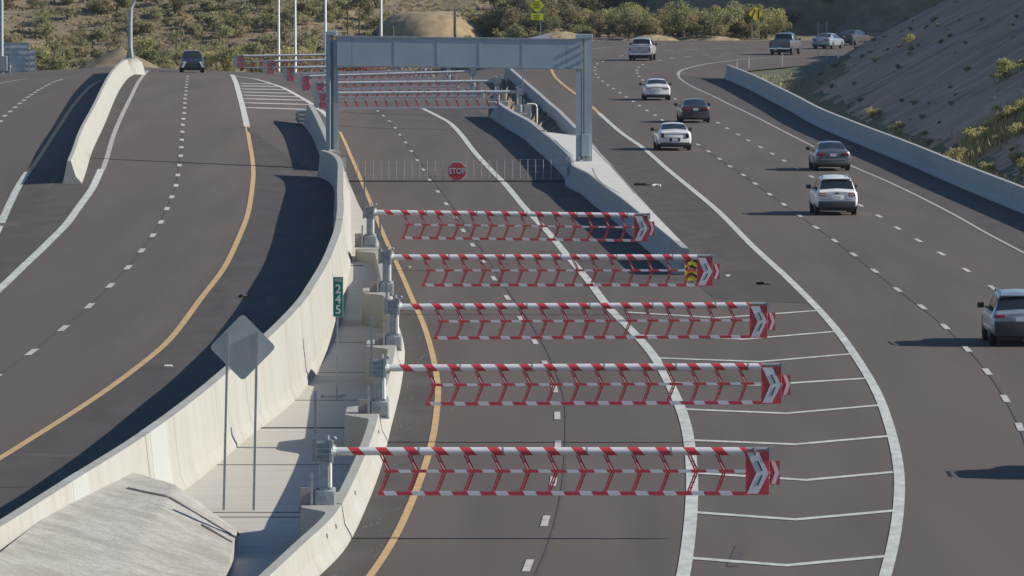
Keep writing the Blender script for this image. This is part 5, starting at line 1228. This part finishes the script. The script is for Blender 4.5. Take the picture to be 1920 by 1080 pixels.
# dry grass along the barrier and verge
mb = MB(); random.seed(3)
for k in range(5200):
    Y = random.uniform(330, 640) if k % 3 else random.uniform(330, 470); b = lerpt(RBT, min(Y, 606)); X = b+0.65+abs(random.gauss(0, 0.9))+(abs(random.gauss(0, 3.5)) if Y > 560 else 0)
    z = cutz(X, Y)-0.02; h = random.uniform(0.12, 0.42)*(1.25 if Y < 470 else 0.7); a = random.random()*3.14; wv = random.uniform(0.02, 0.05); lx, ly = random.gauss(0, 0.1), random.gauss(0, 0.1)
    ca, sa = math.cos(a)*wv, math.sin(a)*wv
    mb.add([(X-ca, Y-sa, z), (X+ca, Y+sa, z), (X+lx, Y+ly, z+h)], [(0,1,2)])
o = mb.build('dry_grass', M['straw']); o['kind'] = 'stuff'; o['label'] = 'dry yellow grass along the foot of the cut slope'
mb = MB()
for k in range(2600):
    xx = random.uniform(1795, 1935); yy = 300-(xx-1795)*0.68+random.gauss(0, 14)
    c = hit(xx, yy, cutz, 0, 300, 640); h = random.uniform(0.25, 0.7); a = random.random()*3.14; wv = random.uniform(0.02, 0.05)
    mb.add([(c.x-math.cos(a)*wv, c.y-math.sin(a)*wv, c.z-0.03), (c.x+math.cos(a)*wv, c.y+math.sin(a)*wv, c.z-0.03), (c.x+random.gauss(0,.1), c.y+random.gauss(0,.1), c.z+h)], [(0,1,2)])
o = mb.build('dry_grass', M['straw']); o['kind'] = 'stuff'; o['label'] = 'dry grass on the spur of the cut slope'
# remaining scrub as one mass
mb = MB(); random.seed(77); base_ = shrub_mesh(99, 1.7, 1.1, 260, 0.10); bv = [v.co.copy() for v in base_.vertices]; bf = [tuple(p.vertices) for p in base_.polygons]; bpy.data.meshes.remove(base_)
for k in range(760):
    if k < 500: Y = 824+95*random.random(); X = random.uniform(-0.066*Y, 1.0)
    else: Y = random.uniform(815, 880); X = random.uniform(0.012, 0.062)*Y
    if 738 < 960+X/Y*F < 892 and Y < 875: continue
    a = random.random()*6.28; s_ = random.uniform(0.7, 1.6); ca, sa = math.cos(a)*s_, math.sin(a)*s_; z = terrain(X, Y)-0.05; mi_ = random.choice((0, 1))
    mb.add([(X+v.x*ca-v.y*sa, Y+v.x*sa+v.y*ca, z+v.z*s_) for v in bv], bf, mi_)
o = mb.build('distant_scrub', [M['leaf2'], M['leaf']]); o['kind'] = 'stuff'; o['label'] = 'mass of distant desert scrub on the hillsides'
mb = MB(); random.seed(31)
for k in range(210):
    Y = random.uniform(340, 700); d = random.uniform(0.5, 20)*random.random()**0.5; X = xtoe(Y)+d; z = cutz(X, Y)-0.03
    if k % 3:
        a = random.random()*6.28; s_ = random.uniform(0.12, 0.38); ca, sa = math.cos(a)*s_, math.sin(a)*s_
        mb.add([(X+v.x*ca-v.y*sa, Y+v.x*sa+v.y*ca, z+v.z*s_) for v in bv], bf, 0)
    else:
        s_ = random.uniform(0.08, 0.28); q = [(X+s_*math.cos(t_)*random.uniform(.7,1.2), Y+s_*math.sin(t_)*random.uniform(.7,1.2), z) for t_ in (0,1.2,2.5,3.8,5.0)]
        mb.add(q+[(X, Y, z+s_*0.8)], [(i, (i+1) % 5, 5) for i in range(5)], 2)
o = mb.build('slope_scrub', [M['leaf2'], M['leaf3'], M['sand']]); o['kind'] = 'stuff'; o['label'] = 'small scattered scrub and stones on the cut slope'
# low ground cover on the left hillside
mb = MB(); random.seed(8)
for k in range(16000):
    Y = random.uniform(822, 925); X = random.uniform(-0.07*Y, 0.02*Y); z = terrain(X, Y)-0.03
    s = random.uniform(0.10, 0.34); a = random.random()*3.14
    mb.add([(X-math.cos(a)*s, Y-math.sin(a)*s, z), (X+math.cos(a)*s, Y+math.sin(a)*s, z), (X+random.gauss(0,.12), Y+random.gauss(0,.12), z+s*1.3)], [(0,1,2)], random.choice((0,0,1)))
o = mb.build('ground_cover', [M['leaf2'], M['leaf']]); o['kind'] = 'stuff'; o['label'] = 'low dry ground cover on the left hillside'

# ------------------------------------------------------------------ litter on the shoulders
def litter(name, x, y, pts, m, label, cat, r=0.05):
    p = hit(x, y, SR); t = MB(); t.tube(pts, r, 6); o = t.build(name, m); o.location = (p.x, p.y, p.z+r*0.6+0.01); tag(o, label, cat)
litter('tyre_scrap', 1204, 348, [(-0.35,0.3,0),(-0.1,0.05,0.02),(0.2,0,0),(0.35,0.1,0.03)], M['black'], 'curled black tyre scrap on the shoulder right of the median', 'tyre scrap', 0.07)
litter('litter', 1231, 350, [(-0.2,0,0),(0.0,0.05,0.03),(0.2,0,0)], M['white_post'], 'white crumpled litter beside the black tyre scrap on the shoulder', 'litter', 0.07)
litter('tyre_scrap', 1432, 534, [(-0.25,0.1,0),(0,-0.05,0.02),(0.25,0.1,0)], M['black'], 'black tyre scrap beside the white line right of the marker board', 'tyre scrap', 0.06)
litter('bottle', 768, 503, [(0,-0.1,0),(0,0.1,0)], M['white_post'], 'white bottle lying by the orange line near the fourth striped gate', 'bottle', 0.05)
litter('stone', 1365, 520, [(-0.08,0,0),(0.08,0,0)], M['white_post'], 'small pale stone near the chevron tip of the fourth striped gate', 'stone', 0.06)
pq = hit(316, 689, SL); mb = MB(); mb.tube([(-0.12,0,0),(0.12,0,0)], 0.05, 6); o = mb.build('litter', M['white_post']); o.location = (pq.x, pq.y, pq.z+0.04); tag(o, 'white litter on the left road shoulder between the orange line and the wall', 'litter')
pq = hit(455, 558, SL); mb = MB(); mb.tube([(-0.12,0.1,0),(0,0,0.04),(0.12,0.1,0)], 0.05, 6); o = mb.build('tyre_scrap', M['black']); o.location = (pq.x, pq.y, pq.z+0.04); tag(o, 'small black scrap on the left road shoulder near the wall shadow', 'tyre scrap')
mb = MB(); random.seed(12)
spots = []
for k in range(240):
    r = random.random()
    if r < 0.5: i0 = random.randrange(len(fp)); p = fp[i0]; X = p.x+abs(random.gauss(0.25, 0.5))+0.05; Y = p.y; f_ = SR
    elif r < 0.8: q = hit(random.uniform(1130, 1480), random.uniform(300, 560), SR); X, Y = q.x, q.y; f_ = SR
    else: q = hit(random.uniform(150, 240), random.uniform(150, 345), SL); X, Y = q.x, q.y; f_ = SL
    s = random.uniform(0.01, 0.03); z = f_(X, Y)+0.008
    mb.add([(X-s,Y-s*1.6,z),(X+s,Y-s,z),(X+s*0.7,Y+s*1.6,z),(X-s*0.8,Y+s,z),(X,Y,z+s*0.8)], [(0,1,4),(1,2,4),(2,3,4),(3,0,4)])
o = mb.build('gravel', M['old_joint']); o['kind'] = 'stuff'; o['label'] = 'scattered pale gravel on the shoulders'


# ------------------------------------------------------------------ thin morning haze over the whole place
mb = MB(); mb.box(-320, 320, -40, 1320, -20, 90); hz = mb.mesh('haze')
hm = bpy.data.materials.new('haze_air'); hm.use_nodes = True; n = hm.node_tree.nodes; n.remove(n['Principled BSDF'])
pv = n.new('ShaderNodeVolumePrincipled'); pv.inputs['Color'].default_value = (0.72, 0.84, 1.0, 1); pv.inputs['Density'].default_value = 0.00003; pv.inputs['Anisotropy'].default_value = 0.2
hm.node_tree.links.new(pv.outputs[0], n['Material Output'].inputs['Volume']); link('haze', hz, hm, kind='stuff')
